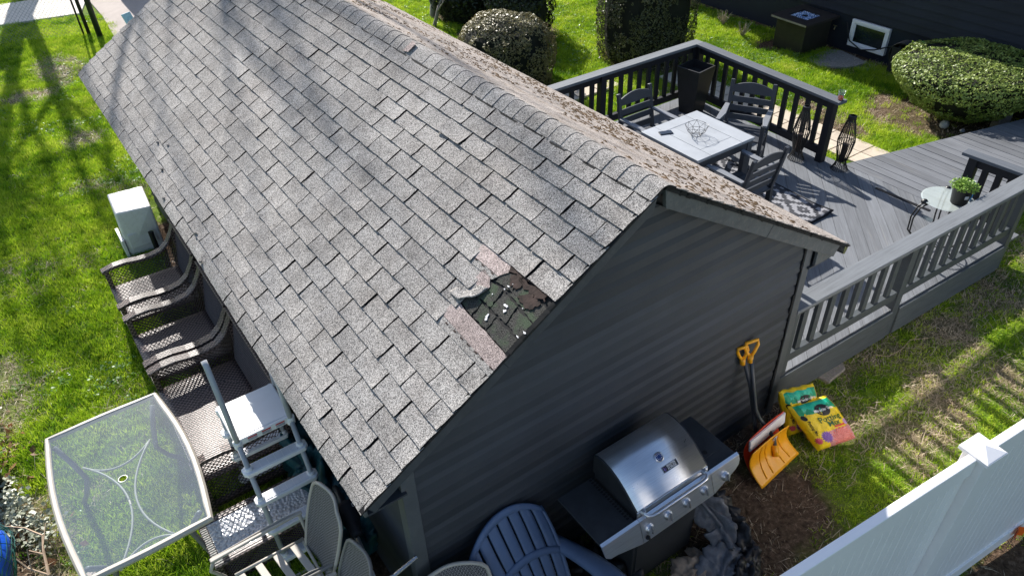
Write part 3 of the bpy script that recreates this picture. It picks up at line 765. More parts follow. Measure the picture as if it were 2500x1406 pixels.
# ragged black edge along both rakes
for F in (LR, RR):
    b = MB(); s = .02
    while s < SL:
        l = rs_.uniform(.02, .09); t_ = rs_.uniform(.004, .02) if F is LR else rs_.uniform(.006, .026)
        b.add([F(-.12 - rs_.uniform(0, .012), s, -.002), F(-.12 - rs_.uniform(0, .012), s + l, -.002), F(-.113, s + l * rs_.uniform(.8, 1), -.012 - t_), F(-.113, s + l * .1, -.012 - t_ * rs_.uniform(.4, 1)), F(-.1, s, .004), F(-.1, s + l, .004)],
              [(0, 1, 2, 3), (0, 4, 5, 1)]); s += l
    b.build("ragged_felt_edge", M['asphalt_edge'], roof)
# torn patch
def rag(pts, amp, n, q):
    out = []
    for i, p0 in enumerate(pts):
        p1 = pts[(i + 1) % len(pts)]
        for k in range(n): f_ = k / n; out.append((p0[0] + (p1[0] - p0[0]) * f_ + (q.uniform(-amp, amp) if k else 0), p0[1] + (p1[1] - p0[1]) * f_ + (q.uniform(-amp, amp) if k else 0)))
    return out
rq = random.Random(21)
def patch(name, pts, o0, o1, m, amp=.008, n=6):
    b = MB(); b.prism(rag(pts, amp, n, rq), lambda a, c_, t_: LR(a, c_, t_), o0, o1); return b.build(name, m, roof)
patch("torn_felt", [(-.105, .845), (.33, .84), (.36, 1.23), (-.1, 1.26)], -.011, -.009, M['asphalt_edge'], .0, 1)
olds = [((-.105, 1.02), (.0, 1.01), (.02, .90), (-.10, .92)), ((.01, 1.0), (.155, .99), (.17, .90), (.03, .895)), ((.16, .97), (.30, .985), (.31, .90), (.18, .89)),
        ((-.1, 1.135), (.03, 1.12), (.05, 1.02), (-.095, 1.03)), ((.04, 1.12), (.19, 1.115), (.2, 1.0), (.06, 1.01)), ((.2, 1.11), (.33, 1.12), (.34, 1.0), (.22, .995)),
        ((-.1, 1.235), (.1, 1.225), (.11, 1.135), (-.095, 1.145)), ((.11, 1.22), (.25, 1.215), (.26, 1.125), (.12, 1.13)), ((.26, 1.22), (.39, 1.2), (.38, 1.12), (.27, 1.125))]
for k, q in enumerate(olds):
    patch("old_shingle", list(q), -.009, -.003 + (k % 3) * .0012, M['old'], .006, 7)
for q in ([(-.06, .9), (.1, .915), (.2, .88), (-.03, .862)], [(.15, .95), (.2, .95), (.25, .9), (.2, .87), (.13, .9)], [(-.02, .985), (.1, .975), (.06, .91), (-.05, .92)], [(.2, .87), (.29, .91), (.3, .855), (.05, .852)]):
    patch("torn_felt", q, -.002, .004, M['felt'], .012, 7)
for (y_, s_, ry, rs2) in ((.115, 1.05, .035, .012), (.1, 1.075, .02, .014), (.17, 1.16, .014, .018), (.16, 1.175, .02, .012), (-.1, 1.09, .025, .008), (-.085, 1.13, .02, .007), (.2, .96, .018, .006), (.21, .985, .012, .006), (.19, .935, .01, .005), (.25, 1.05, .006, .006), (.02, 1.0, .006, .005)):
    b = MB(); ry *= .62; rs2 *= .8; pts = [(y_ + ry * math.cos(a) * rq.uniform(.35, 1.2), s_ + rs2 * math.sin(a) * rq.uniform(.35, 1.2)) for a in [k * .42 for k in range(15)]]
    b.prism(pts, lambda a, c_, t_: LR(a, c_, t_), .0, .004); b.build("white_paint_chip", M['enamel'], roof)
patch("pink_strip", [(.57, .852), (.30, .852), (.27, .90), (.31, .955), (.57, .958)], .001, .0045, M['shingle_pink'], .003, 4)
patch("grey_lap_strip", [(.57, .959), (.31, .956), (.33, .992), (.57, .995)], .001, .0045, M['shingle'], .003, 4)
patch("pink_strip", [(.43, .975), (.35, .985), (.30, 1.03), (.31, 1.075), (.43, 1.068)], .001, .0045, M['shingle_pink'], .003, 4)
patch("grey_lap_strip", [(.45, 1.07), (.31, 1.077), (.36, 1.13), (.40, 1.20), (.46, 1.2)], .001, .0045, M['shingle'], .003, 4)
patch("pink_strip", [(.43, 1.205), (.30, 1.222), (.1, 1.226), (-.125, 1.245), (-.125, 1.345), (.15, 1.335), (.43, 1.325)], .001, .005, M['shingle_pink'], .003, 4)
patch("grey_lap_strip", [(.43, 1.327), (.15, 1.337), (-.125, 1.347), (-.125, 1.385), (.43, 1.38)], .001, .0045, M['shingle'], .002, 4)
for (ya, yb, s_) in ((-.12, .42, 1.338), (.34, .56, .957), (.34, .43, 1.071)):     # dashes of old adhesive
    y = ya
    while y < yb:
        MB().prism([(y, s_ + .003), (y + rq.uniform(.02, .04), s_ + .002), (y + .032, s_ + .010), (y + .004, s_ + .011)], lambda a, c_, t_: LR(a, c_, t_), .004, .0062).build("adhesive_dash", M['felt'], roof); y += rq.uniform(.055, .1)
# curled flap
b = MB()
def fl(u, v):
    k = u * 3; pts = ((.50, 1.205), (.40, 1.205), (.31, 1.12), (.30, 1.04)); i = min(2, int(k)); f_ = k - i; y_ = pts[i][0] * (1 - f_) + pts[i + 1][0] * f_; s_ = pts[i][1] * (1 - f_) + pts[i + 1][1] * f_
    yc, sc2 = .46, 1.08; d = .42 * (1 - v); return LR(y_ + (yc - y_) * d + .004 * math.sin(u * 30), s_ + (sc2 - s_) * d, .007 + .022 * v * v * math.sin(3.14 * min(.95, u + .1)))
b.grid(fl, 12, 4); b.build("curled_shingle", M['shingle'], roof, smooth=True, solid=.005)
# small pebbles and cones lying on the shingles
for (y_, s_, lb_) in ((4.55, 2.06, "seed cone farthest up the lower roof shingles, level with the white metal box"), (4.35, 2.0, "small seed cone just upslope of its neighbours above the farthest wicker armchair"),
        (4.12, 2.17, "dark seed cone on the bottom shingle row above the farthest wicker armchair"), (3.72, 2.3, "brown seed cone lying right on the roof edge above the gap between two armchairs"),
        (2.95, 2.24, "lone seed cone on the bottom shingles above the middle wicker armchair"), (2.62, 2.33, "tiny seed cone at the roof edge above the end of the loveseat")):
    c_ = LR(y_, s_, .018); o = MB().lathe([(.002, -.02), (.011, -.008), (.012, .006), (.004, .022)], (0, 0, 0), 7, Euler((1.2, rs_.uniform(0, 3), 0)).to_matrix().to_4x4()).build("seed_cone", M['bark'], None)
    o.location = c_; tag(o, lb_, "seed cone", "seed cones lying on the roof")
# ------------------------------------------------------------------ deck
DZ = .36
deck = thing("wooden_deck", "grey painted wooden deck with diagonal boards beside the shed", "deck")
def clip(poly, hps):
    for (a, b_, c_) in hps:       # keep a*x+b*y<=c
        out = []
        for i in range(len(poly)):
            p, q = poly[i], poly[(i + 1) % len(poly)]
            dp, dq = a * p[0] + b_ * p[1] - c_, a * q[0] + b_ * q[1] - c_
            if dp <= 0: out.append(p)
            if dp * dq < 0:
                t_ = dp / (dp - dq); out.append((p[0] + (q[0] - p[0]) * t_, p[1] + (q[1] - p[1]) * t_))
        poly = out
        if not poly: return []
    return poly
def fy(x): return .03 - (x - 1.75) * .035      # front edge of the deck, very slightly turned
FH = (-.035, -1, -(.03 + 1.75 * .035))            # y >= fy(x)
dl = [(-1, 0, -1.76), (1, 0, 5.36), (0, 1, 4.62), FH]
c45 = math.sqrt(.5); wdt = .139; k = -60
while k < 60:
    d0 = k * wdt; d1 = d0 + wdt - .004
    # strip along (1,1): signed distance (x-y)*c45 in [d0,d1]
    P0 = lambda d, t_: (c45 * d + c45 * t_, -c45 * d + c45 * t_)
    pl = clip([P0(d0, -20), P0(d1, -20), P0(d1, 20), P0(d0, 20)], dl)
    if len(pl) >= 3:
        area = abs(sum(pl[i][0] * pl[(i + 1) % len(pl)][1] - pl[(i + 1) % len(pl)][0] * pl[i][1] for i in range(len(pl)))) / 2
        if area > .004: MB().prism(pl, lambda a, b_, t_: (a, b_, t_), DZ - .03 + R.uniform(0, .002), DZ + R.uniform(-.002, .002)).build("deck_board", M['deck_l'], deck)
    k += 1
x = 5.367
while x < 9.25:
    x2 = x + .138; pl = clip([(x, -2), (x2 - .007, -2), (x2 - .007, 4), (x, 4)], [(0, -1, -.42 if x > 5.45 else -fy(5.4)), (.24, 1, 1.96 + 5.39 * .24), (1, 0, 9.28)])
    if len(pl) >= 3: MB().prism(pl, lambda a, b_, t_: (a, b_, t_), DZ - .03 + R.uniform(0, .002), DZ + R.uniform(-.003, .002)).build("deck_board", M['deck_r'], deck)
    x = x2
MB().box((5.18, 1.06, DZ + .003), (.045, .66, .004), (0, 0, .05)).build("grip_strip", M['black_plastic'], deck)
M['fascia_p'] = wood_mat("fascia_paint", (0.085, 0.095, 0.102), (1, 0, 0), bstr=.5)
def frontbox(x0, x1, yo, z0, z1, th, name, m, parent, bevel=.003):
    b = MB(); P_ = lambda x, o: (x, fy(x) + o)
    vs = [(*P_(x0, yo), z0), (*P_(x1, yo), z0), (*P_(x1, yo + th), z0), (*P_(x0, yo + th), z0), (*P_(x0, yo), z1), (*P_(x1, yo), z1), (*P_(x1, yo + th), z1), (*P_(x0, yo + th), z1)]
    b.add(vs, [(0, 3, 2, 1), (4, 5, 6, 7), (0, 1, 5, 4), (1, 2, 6, 5), (2, 3, 7, 6), (3, 0, 4, 7)]); return b.build(name, m, parent, bevel=bevel)
frontbox(1.77, 3.34, -.03, .03, .345, .028, "skirt_board", M['fascia_p'], deck); frontbox(3.44, 5.2, -.03, .03, .345, .028, "skirt_board", M['fascia_p'], deck)
MB().b2((5.34, 2.0, .02), (5.365, 4.6, .33)).build("skirt_board", M['rail_y'], deck)
MB().b2((1.8, 4.62, .02), (5.36, 4.645, .33)).build("skirt_board", M['rail_y'], deck)
MB().b2((5.45, .4, .02), (9.2, .42, .33)).build("skirt_board", M['rail_y'], deck)
MB().b2((1.8, .3, 0), (5.3, 4.5, .05)).build("underdeck_shade_sheet", M['underlay'], deck)  # near-black sheet added to imitate the shade under the deck
b = MB(); b.add([(5.38, 1.955, .02), (9.25, 1.025, .02), (9.25, 1.025, .33), (5.38, 1.955, .33)], [(0, 1, 2, 3)]); b.build("skirt_board", M['rail_y'], deck, solid=.02)
# ---- railings
def railing(label, A, B, ztop, zbot, posts, nbal, mcap, mv, capw=.15, ext=(0, 0), ends=True, skip=()):
    A, B = Vector((*A, 0)), Vector((*B, 0)); d = (B - A); Ln = d.length; d.normalize(); nrm = Vector((-d.y, d.x, 0))
    t = thing("deck_railing", label, "railing", (A.x, A.y, DZ))
    def pt(s, z, o=0.0): q = A + d * s + nrm * o; return (q.x, q.y, z)
    MB().bar(pt(-ext[0], ztop - .018), pt(Ln + ext[1], ztop - .018), capw, .036).build("cap_board", mcap, t, bevel=.004)
    MB().bar(pt(0, ztop - .087), pt(Ln, ztop - .087), .035, .1).build("top_rail", mv, t, bevel=.002)
    MB().bar(pt(0, zbot + .045), pt(Ln, zbot + .045), .06, .09).build("bottom_rail", mv, t, bevel=.003)
    for s, zb in posts:
        MB().bar(pt(s, zb), pt(s, ztop - .038), .092, .09, tuple(d)).build("rail_post", mv, t, bevel=.003)
    seg = sorted([s for s, _ in posts])
    for a, b_ in zip(seg[:-1], seg[1:]):
        n_ = max(1, round((b_ - a) / nbal)); st = (b_ - a) / (n_)
        for k_ in range(1, n_):
            s = a + st * k_
            MB().bar(pt(s, zbot + .09, -.001), pt(s, ztop - .136, -.001), .062, .034, tuple(nrm)).build("baluster", mv, t, bevel=.002)
    return t
# front rail: cap from the shed corner to the far right corner
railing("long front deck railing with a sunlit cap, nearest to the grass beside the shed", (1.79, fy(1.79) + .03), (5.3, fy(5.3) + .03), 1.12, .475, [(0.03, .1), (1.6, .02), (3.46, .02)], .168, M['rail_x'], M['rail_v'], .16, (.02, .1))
railing("short end railing at the right end of the deck behind the round glass table", (5.33, .0), (5.3, .56), 1.12, .45, [(0.1, .36), (.52, .36)], .14, M['rail_y'], M['rail_v_shade'], .13, (.02, .08))
railing("far deck railing behind the tall black planter and the clipped yew", (1.9, 4.56), (5.30, 4.52), 1.19, .45, [(0.05, .3), (1.72, .3), (3.36, .3)], .17, M['rail_x'], M['rail_v_shade'], .15, (0, .07))
railing("right deck railing beside the paver path with a drink cup on its end", (5.31, 4.45), (5.2, 2.16), 1.19, .45, [(0.0, .3), (2.25, .3)], .175, M['rail_y'], M['rail_v_shade'], .15, (0, .08))
# ---- dining table
M['ttx'] = M['table_top']
tb = thing("dining_table", "square grey outdoor dining table on the deck with an inset top", "table", (3.42, 2.66, DZ))
x0, x1, y0, y1, zt_ = 2.97, 3.86, 2.22, 3.1, 1.1
MB().b2((x0, y0, zt_ - .035), (x0 + .2, y1, zt_)).build("top_plank", M['table_top'], tb, bevel=.004)
MB().b2((x1 - .2, y0, zt_ - .035), (x1, y1, zt_)).build("top_plank", M['table_top'], tb, bevel=.004)
MB().b2((x0 + .204, y0, zt_ - .035), (x1 - .204, y0 + .16, zt_)).build("top_plank", M['table_top'], tb, bevel=.004)
MB().b2((x0 + .204, y1 - .16, zt_ - .035), (x1 - .204, y1, zt_)).build("top_plank", M['table_top'], tb, bevel=.004)
for k in range(3):
    MB().b2((x0 + .206 + k * .16, y0 + .164, zt_ - .035), (x0 + .206 + k * .16 + .1585, y1 - .164, zt_ - .001)).build("top_plank", M['table_top'], tb, bevel=.002)
for a in (x0 + .05, x1 - .05):
    for b_ in (y0 + .05, y1 - .05): MB().b2((a - .04, b_ - .04, DZ), (a + .04, b_ + .04, zt_ - .037)).build("leg", M['furn'], tb, bevel=.003)
for q in (((x0 + .02, y0 + .02, zt_ - .13), (x1 - .02, y0 + .045, zt_ - .037)), ((x0 + .02, y1 - .045, zt_ - .13), (x1 - .02, y1 - .02, zt_ - .037)),
          ((x0 + .02, y0 + .05, zt_ - .13), (x0 + .045, y1 - .05, zt_ - .037)), ((x1 - .045, y0 + .05, zt_ - .13), (x1 - .02, y1 - .05, zt_ - .037))):
    MB().b2(*q).build("apron", M['furn'], tb, bevel=.002)
# ---- dining chair
M['arm'] = simple("pale_arm_resin", (0.2, 0.21, 0.23), 0.45, var=.08)  # paler than the rest of the chair
def dchair(label, loc, rz):
    t = thing("dining_chair", label, "chair", (loc[0], loc[1], DZ), rz, "grey slatted dining chairs round the table")
    W2 = .25
    for sx in (-1, 1):
        MB().bar((sx * W2, .2, 0), (sx * W2, .17, .42), .045, .06, (0, 1, 0)).build("rear_leg", M['furn'], t, local=True, bevel=.003)
        MB().bar((sx * W2, .175, .38), (sx * W2, .285, .92), .045, .04, (0, 1, 0)).build("back_post", M['furn'], t, local=True, bevel=.006)
        MB().bar((sx * W2, -.24, 0), (sx * W2, -.24, .62), .045, .05, (0, 1, 0)).build("front_leg", M['furn'], t, local=True, bevel=.003)
        MB().prism([(-.29, .02), (-.29, .07), (.2, .06), (.2, .005), (-.1, -.012)], lambda a, b_, t_: (sx * (W2 - .02 + b_), a, t_), .62, .645).build("armrest", M['arm'], t, local=True, bevel=.004)
        MB().bar((sx * W2, -.24, .16), (sx * W2, .18, .16), .03, .04).build("stretcher", M['furn'], t, local=True)
        MB().bar((sx * W2, -.24, .36), (sx * W2, .18, .36), .03, .06).build("seat_rail", M['furn'], t, local=True)
    MB().bar((-W2, -.02, .16), (W2, -.02, .16), .04, .03).build("stretcher", M['furn'], t, local=True)
    for k in range(5):
        yy = -.215 + k * .093; MB().box((0, yy, .405 - .004 * k), (.46, .086, .02)).build("seat_slat", M['furn'], t, local=True, bevel=.003)
    yb = lambda z: .175 + (z - .38) * .2037 - .012
    for k in range(3):
        z_ = .49 + k * .105; MB().prism([(-.23, -.033), (.23, -.033), (.23, .033), (0, .036), (-.23, .033)], lambda a, b_, t_: (a, yb(z_ + b_) + t_, z_ + b_), -.009, .009).build("back_slat", M['furn'], t, local=True, bevel=.002)
    pts = [(-.23, .78), (.23, .78)] + [(.23 - .46 * i / 10, .86 + .05 * math.sin(math.pi * i / 10)) for i in range(11)]
    MB().prism(pts, lambda a, b_, t_: (a, yb(b_) + t_, b_), -.009, .009).build("crest_slat", M['furn'], t, local=True, bevel=.002)
    return t
ch = dchair("grey slatted dining chair facing the camera between the table and the far railing", (3.42, 3.44), 0)
copy_tree(ch, None, (4.43, 2.83, DZ), math.radians(-60), "grey slatted dining chair nearest the right railing, turned slightly away from the table")
copy_tree(ch, None, (3.40, 1.93, DZ), math.radians(180), "grey slatted dining chair with its back to the camera, legs on the patterned rug")
# ---- rug
def rugm():
    t = NT("stepped_diamond_rug"); uv = t.sep(t.obj)
    def q(x, n): return t.math('DIVIDE', t.math('FLOOR', t.math('MULTIPLY', x, n)), n)
    ux = q(uv[0], 38); uy = q(uv[1], 38)
    fx = t.math('ABSOLUTE', t.math('SUBTRACT', t.math('FRACT', t.math('DIVIDE', ux, .3)), .5)); fy_ = t.math('ABSOLUTE', t.math('SUBTRACT', t.math('FRACT', t.math('DIVIDE', uy, .46)), .5))
    d = t.math('ADD', fx, fy_); ring = t.math('FRACT', t.math('MULTIPLY', d, 2.6))
    w_ = t.math('GREATER_THAN', ring, .52); n = t.noise(t.obj, 14, 4, .7)
    col = t.mix(w_, (0.05, 0.052, 0.06), (0.3, 0.3, 0.32)); col = t.mix(t.ramp(n, [(.45, 0.0), (.8, .5)]), col, (0.16, .16, .17))
    ax = t.math('ABSOLUTE', uv[0]); ay = t.math('ABSOLUTE', uv[1]); edge = t.math('MAXIMUM', t.math('GREATER_THAN', ax, .815), t.math('GREATER_THAN', ay, 1.115))
    col = t.mix(edge, col, (0.025, 0.026, 0.03)); t.col(col); t.set(rough=.95, spec=.1); t.bump(t.noise(t.obj, 160, 2, .6), .5, .003); return t.m
rug = MB(); rug.grid(lambda u, v: ((u - .5) * 1.68, (v - .5) * 2.28, .012 + .004 * fb(u * 3, v * 3, 1, 2) + (.03 * max(0, (u - .93) / .07) * max(0, (.1 - v) / .1))), 24, 30)
ro = rug.build("outdoor_rug", rugm(), None, smooth=True, solid=.008); ro.location = (3.5, 2.5, DZ); ro.rotation_euler = (0, 0, math.radians(-1))
tag(ro, "charcoal and white stepped diamond rug under the dining table", "rug")
# ---- phone, bowl, cup
ph = thing("mobile_phone", "dark mobile phone lying face up on the dining table", "phone", (3.16, 2.9, 1.1), math.radians(-22))
MB().box((0, 0, .005), (.155, .078, .009)).build("phone_body", M['black_plastic'], ph, local=True, bevel=.003)
MB().box((0, 0, .0105), (.147, .070, .001)).build("screen", M['phone'], ph, local=True)
bw = thing("wire_bowl", "black geometric wire bowl in the middle of the dining table", "bowl", (3.39, 2.66, 1.1))
b = MB(); rings = [(.055, .004, 8, 0), (.1, .055, 8, .39), (.13, .11, 8, 0)]
pr = []
for r_, z_, n_, ph_ in rings:
    pts = [(r_ * math.cos(ph_ + 6.283 * k / n_), r_ * math.sin(ph_ + 6.283 * k / n_), z_ + (.012 * (k % 2) if r_ > .12 else 0)) for k in range(n_)]
    pr.append(pts); b.tube(pts, .0022, 5, True)
for a in range(2):
    for k in range(8):
        b.tube([pr[a][k], pr[a + 1][k]], .0018, 4); b.tube([pr[a][k], pr[a + 1][(k - 1) % 8 if a == 0 else (k + 1) % 8]], .0018, 4)
b.build("wire_frame", M['black_metal'], bw, local=True)
cp = thing("drink_cup", "clear plastic cup with red drink standing on the end of the railing", "cup", (5.205, 2.13, 1.19))
gl = glassm("cup_plastic", (.8, .8, .8), .1, .12)
MB().lathe([(.03, 0), (.043, .11), (.046, .112), (.042, .112), (.029, .003)], n=20).build("cup_wall", gl, cp, local=True, smooth=True)
MB().lathe([(.0, .003), (.029, .003), (.034, .042), (.0, .043)], n=18, cap=False).build("drink", M['red_drink'], cp, local=True)
MB().tube([(-.01, 0, .04), (-.03, .012, .15), (-.045, .014, .165)], .003, 6).build("straw", M['black_plastic'], cp, local=True)
# ---- planter
pt_ = thing("tall_planter", "tall tapered black planter in the far corner of the deck", "planter", (5.0, 4.2, DZ), math.radians(8))
b = MB(); o_ = [(.2, .72), (.13, 0.0)]
def sq(r_, z_): return [(-r_, -r_, z_), (r_, -r_, z_), (r_, r_, z_), (-r_, r_, z_)]
b.add(sq(.12, 0) + sq(.185, .66) + sq(.165, .66) + sq(.16, .55), [(0, 3, 2, 1), (0, 1, 5, 4), (1, 2, 6, 5), (2, 3, 7, 6), (3, 0, 4, 7), (4, 5, 9, 8), (5, 6, 10, 9), (6, 7, 11, 10), (7, 4, 8, 11), (8, 9, 13, 12), (9, 10, 14, 13), (10, 11, 15, 14), (11, 8, 12, 15)])
b.build("planter_shell", M['charcoal'], pt_, local=True)
MB().add(sq(.161, .55), [(0, 1, 2, 3)]).build("potting_soil", M['underlay'], pt_, local=True)
# ---- wire lanterns
def lantern(label, loc):
    t = thing("wire_lantern", label, "lantern", loc, 0, "black wire lanterns at the deck step")
    prof = [(.1, 0.0), (.07, .06), (.055, .12), (.085, .26), (.1, .38), (.075, .52), (.045, .64), (.043, .70)]
    w_ = MB()
    for k in range(22):
        a = 6.283 * k / 22; w_.tube([(r_ * math.cos(a), r_ * math.sin(a), z_) for r_, z_ in prof], .0048, 5)
    w_.build("wire_ribs", M['black_metal'], t, local=True)
    h = MB()
    for r_, z_ in ((.057, .12), (.1, .37), (.047, .64)): h.tube([(r_ * math.cos(6.283 * k / 20), r_ * math.sin(6.283 * k / 20), z_) for k in range(20)], .004, 5, True)
    h.build("ring_hoops", M['black_metal'], t, local=True)
    MB().lathe([(.044, .655), (.046, .70), (.03, .705), (.028, .67)], n=18).build("lantern_cap", M['black_metal'], t, local=True)
    MB().lathe([(.03, .1), (.033, .1), (.033, .34), (.0, .34)], n=14, cap=False).build("candle_tube", simple("rusty_tube", (.04, .025, .02), .6, var=.3), t, local=True)
    return t
l1 = lantern("black wire lantern standing inside the corner of the right railing", (5.02, 2.42, DZ))
copy_tree(l1, None, (5.22, 1.93, DZ), 0, "black wire lantern standing free at the edge of the deck step")
# ---- round glass side table
rt = thing("round_side_table", "small round glass table with curved black legs behind the front railing", "side table", (4.52, .32, DZ))
MB().lathe([(0, .608), (.23, .608), (.245, .604)], n=40, cap=False).build("glass_top", M['clear_glass'], rt, local=True)
for k in range(3):
    a = math.radians(150 + 120 * k); ca, sa = math.cos(a), math.sin(a); lg = MB()
    for o in (-.02, .02):
        lg.tube([(ca * r_ - sa * o, sa * r_ + ca * o, z_) for r_, z_ in ((.19, .585), (.27, .54), (.31, .42), (.3, .26), (.2, .14), (.16, .08), (.22, .01), (.26, .008))], .008, 7)
    lg.build("leg", M['black_metal'], rt, local=True, smooth=True)
    MB().lathe([(.0, .0), (.03, .008), (.035, .025), (.02, .045), (0, .05)], (ca * .235, sa * .235, .572), 12, cap=False).build("rim_clamp", M['black_metal'], rt, local=True, smooth=True)
MB().tube([(.17 * math.cos(6.283 * k / 20), .17 * math.sin(6.283 * k / 20), .14) for k in range(20)], .006, 5, True).build("ring_brace", M['black_metal'], rt, local=True)
def leaves(P, N_, size, q, asp=.55, jit=.9):
    P = np.array(P); N_ = np.array(N_); n = len(P); rg = np.random.RandomState(q)
    nn = N_ + rg.normal(0, jit * .5, (n, 3)); nn /= np.linalg.norm(nn, axis=1)[:, None]
    r_ = rg.normal(0, 1, (n, 3)); u = np.cross(nn, r_); u /= np.linalg.norm(u, axis=1)[:, None]; v = np.cross(nn, u)
    s_ = (size * rg.uniform(.6, 1.3, n))[:, None]; v2 = v * s_ * asp; u2 = u * s_
    V = np.stack([P - u2, P + v2 + nn * s_ * .12, P + u2, P - v2 + nn * s_ * .12], 1).reshape(-1, 3)
    F = np.arange(n * 4).reshape(-1, 4)
    return V, F
def npobj(name, V, F, m, parent=None, kind=None, world=True):
    me = bpy.data.meshes.new(name)
    if parent is not None and world: V = V - np.array(wloc(parent))
    me.vertices.add(len(V)); me.vertices.foreach_set('co', V.astype(np.float32).ravel()); k_ = F.shape[1]
    me.loops.add(F.size); me.loops.foreach_set('vertex_index', F.astype(np.int32).ravel())
    me.polygons.add(len(F)); me.polygons.foreach_set('loop_start', np.arange(0, F.size, k_, dtype=np.int32)); me.polygons.foreach_set('loop_total', np.full(len(F), k_, dtype=np.int32))
    me.update(calc_edges=True); me.materials.append(m)
    o = bpy.data.objects.new(name, me); COL.objects.link(o)
    if parent is not None: o.parent = parent
    if kind: o['kind'] = kind
    return o
pot = thing("potted_plant", "black nursery pot of bright green seedlings on the round glass table", "potted plant", (4.53, .22, DZ + .612))
MB().lathe([(.075, 0), (.098, .17), (.104, .172), (.104, .18), (.094, .18), (.09, .15)], n=24).build("pot", M['black_plastic'], pot, local=True, smooth=True)
MB().lathe([(0, .14), (.09, .15)], n=18, cap=False).build("potting_soil", M['underlay'], pot, local=True)
MB().box((-.05, -.079, .1), (.035, .004, .035), (.1, 0, -.55)).build("pot_sticker", M['white_plastic'], pot, local=True)
rg = np.random.RandomState(4); n = 420; a = rg.uniform(0, 6.283, n); r_ = .13 * np.sqrt(rg.uniform(0, 1, n)); Pp = np.stack([r_ * np.cos(a), r_ * np.sin(a), .17 + rg.uniform(0, .1, n) * (1 - r_ / .2)], 1)
V, F = leaves(Pp, np.tile([0, 0, 1.0], (n, 1)), .016, 8, .5, 1.3); npobj("foliage", V, F, M['herb'], pot, world=False)
st = MB()
for k in range(60): a = R.uniform(0, 6.28); r_ = R.uniform(.03, .13); st.tube([(r_ * .4 * math.cos(a), r_ * .4 * math.sin(a), .15), (r_ * math.cos(a), r_ * math.sin(a), R.uniform(.2, .26))], .0018, 3)
st.build("stem", M['herb'], pot, local=True)
bt = thing("spray_bottle", "blue and white bottle standing behind the potted plant on the glass table", "bottle", (4.66, .2, DZ + .612))
MB().lathe([(.03, 0), (.033, .02), (.033, .12), (.018, .16), (.014, .17)], n=16).build("bottle_body", M['bottle_blue'], bt, local=True, smooth=True)
MB().box((0, 0, .185), (.03, .028, .03)).box((-.03, 0, .195), (.05, .02, .018)).build("spray_head", M['white_plastic'], bt, local=True, bevel=.003)
MB().tube([(.03, 0, .15), (.06, 0, .13), (.062, 0, .07), (.035, 0, .04)], .007, 6).build("bottle_handle", M['bottle_blue'], bt, local=True)

# ------------------------------------------------------------------ house with window
HX = 9.4
hs = thing("dark_house", "dark navy house wall with a small white basement window", "house", (HX, 4, 0))
MB().b2((HX + .03, -8, -.1), (HX + 6, 12, .6)).build("foundation", M['house'], hs)
z_ = .6
while z_ < 4.0:
    MB().add([(HX - .012, -8, z_), (HX - .012, 12, z_), (HX + .004, 12, z_ + .13), (HX + .004, -8, z_ + .13), (HX + .06, -8, z_), (HX + .06, 12, z_), (HX + .06, 12, z_ + .13), (HX + .06, -8, z_ + .13)],
             [(0, 3, 2, 1), (0, 1, 5, 4), (3, 7, 6, 2), (0, 4, 7, 3), (1, 2, 6, 5)]).build("siding_board", M['house'], hs); z_ += .13
MB().b2((HX + .061, -8, .6), (HX + 6, 12, 4.0)).build("wall", M['house'], hs)
MB().prism([(HX - .35, 3.95), (HX + 3, 6.2), (HX + 6.4, 3.95)], lambda a, b_, t_: (a, t_, b_), -8.3, 12.3).build("roof", M['shingle'], hs)
wf = MB()
ya, yb, za, zb = 4.06, 4.76, .12, .56
for q in (((HX - .03, ya, za), (HX + .05, yb, za + .05)), ((HX - .03, ya, zb - .05), (HX + .05, yb, zb)), ((HX - .03, ya, za + .05), (HX + .05, ya + .05, zb - .05)), ((HX - .03, yb - .05, za + .05), (HX + .05, yb, zb - .05))): wf.b2(*q)
wf = wf.build("window", M['white_vinyl'], hs, bevel=.003)
i_ = MB()
for q in (((HX - .015, ya + .052, za + .052), (HX + .03, yb - .052, za + .075)), ((HX - .015, ya + .052, zb - .075), (HX + .03, yb - .052, zb - .052)), ((HX - .015, ya + .052, za + .075), (HX + .03, ya + .075, zb - .075)), ((HX - .015, yb - .075, za + .075), (HX + .03, yb - .052, zb - .075))): i_.b2(*q)
i_.build("sash", M['white_plastic'], wf); MB().b2((HX + .0, ya + .07, za + .07), (HX + .012, yb - .07, zb - .07)).build("pane", M['pane'], wf)
MB().tube([(HX - .03, 5.05, .36), (HX - .07, 5.03, .36), (HX - .1, 5.02, .33)], .012, 8).tube([(HX - .07, 5.07, .385), (HX - .07, 4.99, .385)], .006, 6).build("spigot", simple("brass", (.5, .4, .2), .4, metal=.8), hs)
c_ = MB().tube([(HX - .05, 4.84, .5), (HX - .08, 4.7, .22), (HX - .09, 4.45, .13), (HX - .08, 4.2, .2), (HX - .1, 3.95, .33), (HX - .08, 3.7, .42)], .011, 6)
tag(c_.build("black_cable", M['black_plastic']), "black cable sagging across the white basement window", "cable")
hr = thing("hose_reel", "dark hose reel with a green nozzle against the house wall", "hose reel", (HX - .2, 3.62, 0))
b = MB()
for k in range(7): b.tube([(0 - .1 + k * .03, .2 * math.cos(6.283 * j / 20), .32 + .2 * math.sin(6.283 * j / 20)) for j in range(20)], .014, 6, True)
b.build("coiled_hose", M['black_plastic'], hr, local=True); MB().box((-.13, 0, .22), (.02, .3, .44)).box((.13, 0, .22), (.02, .3, .44)).build("reel_frame", M['charcoal'], hr, local=True)
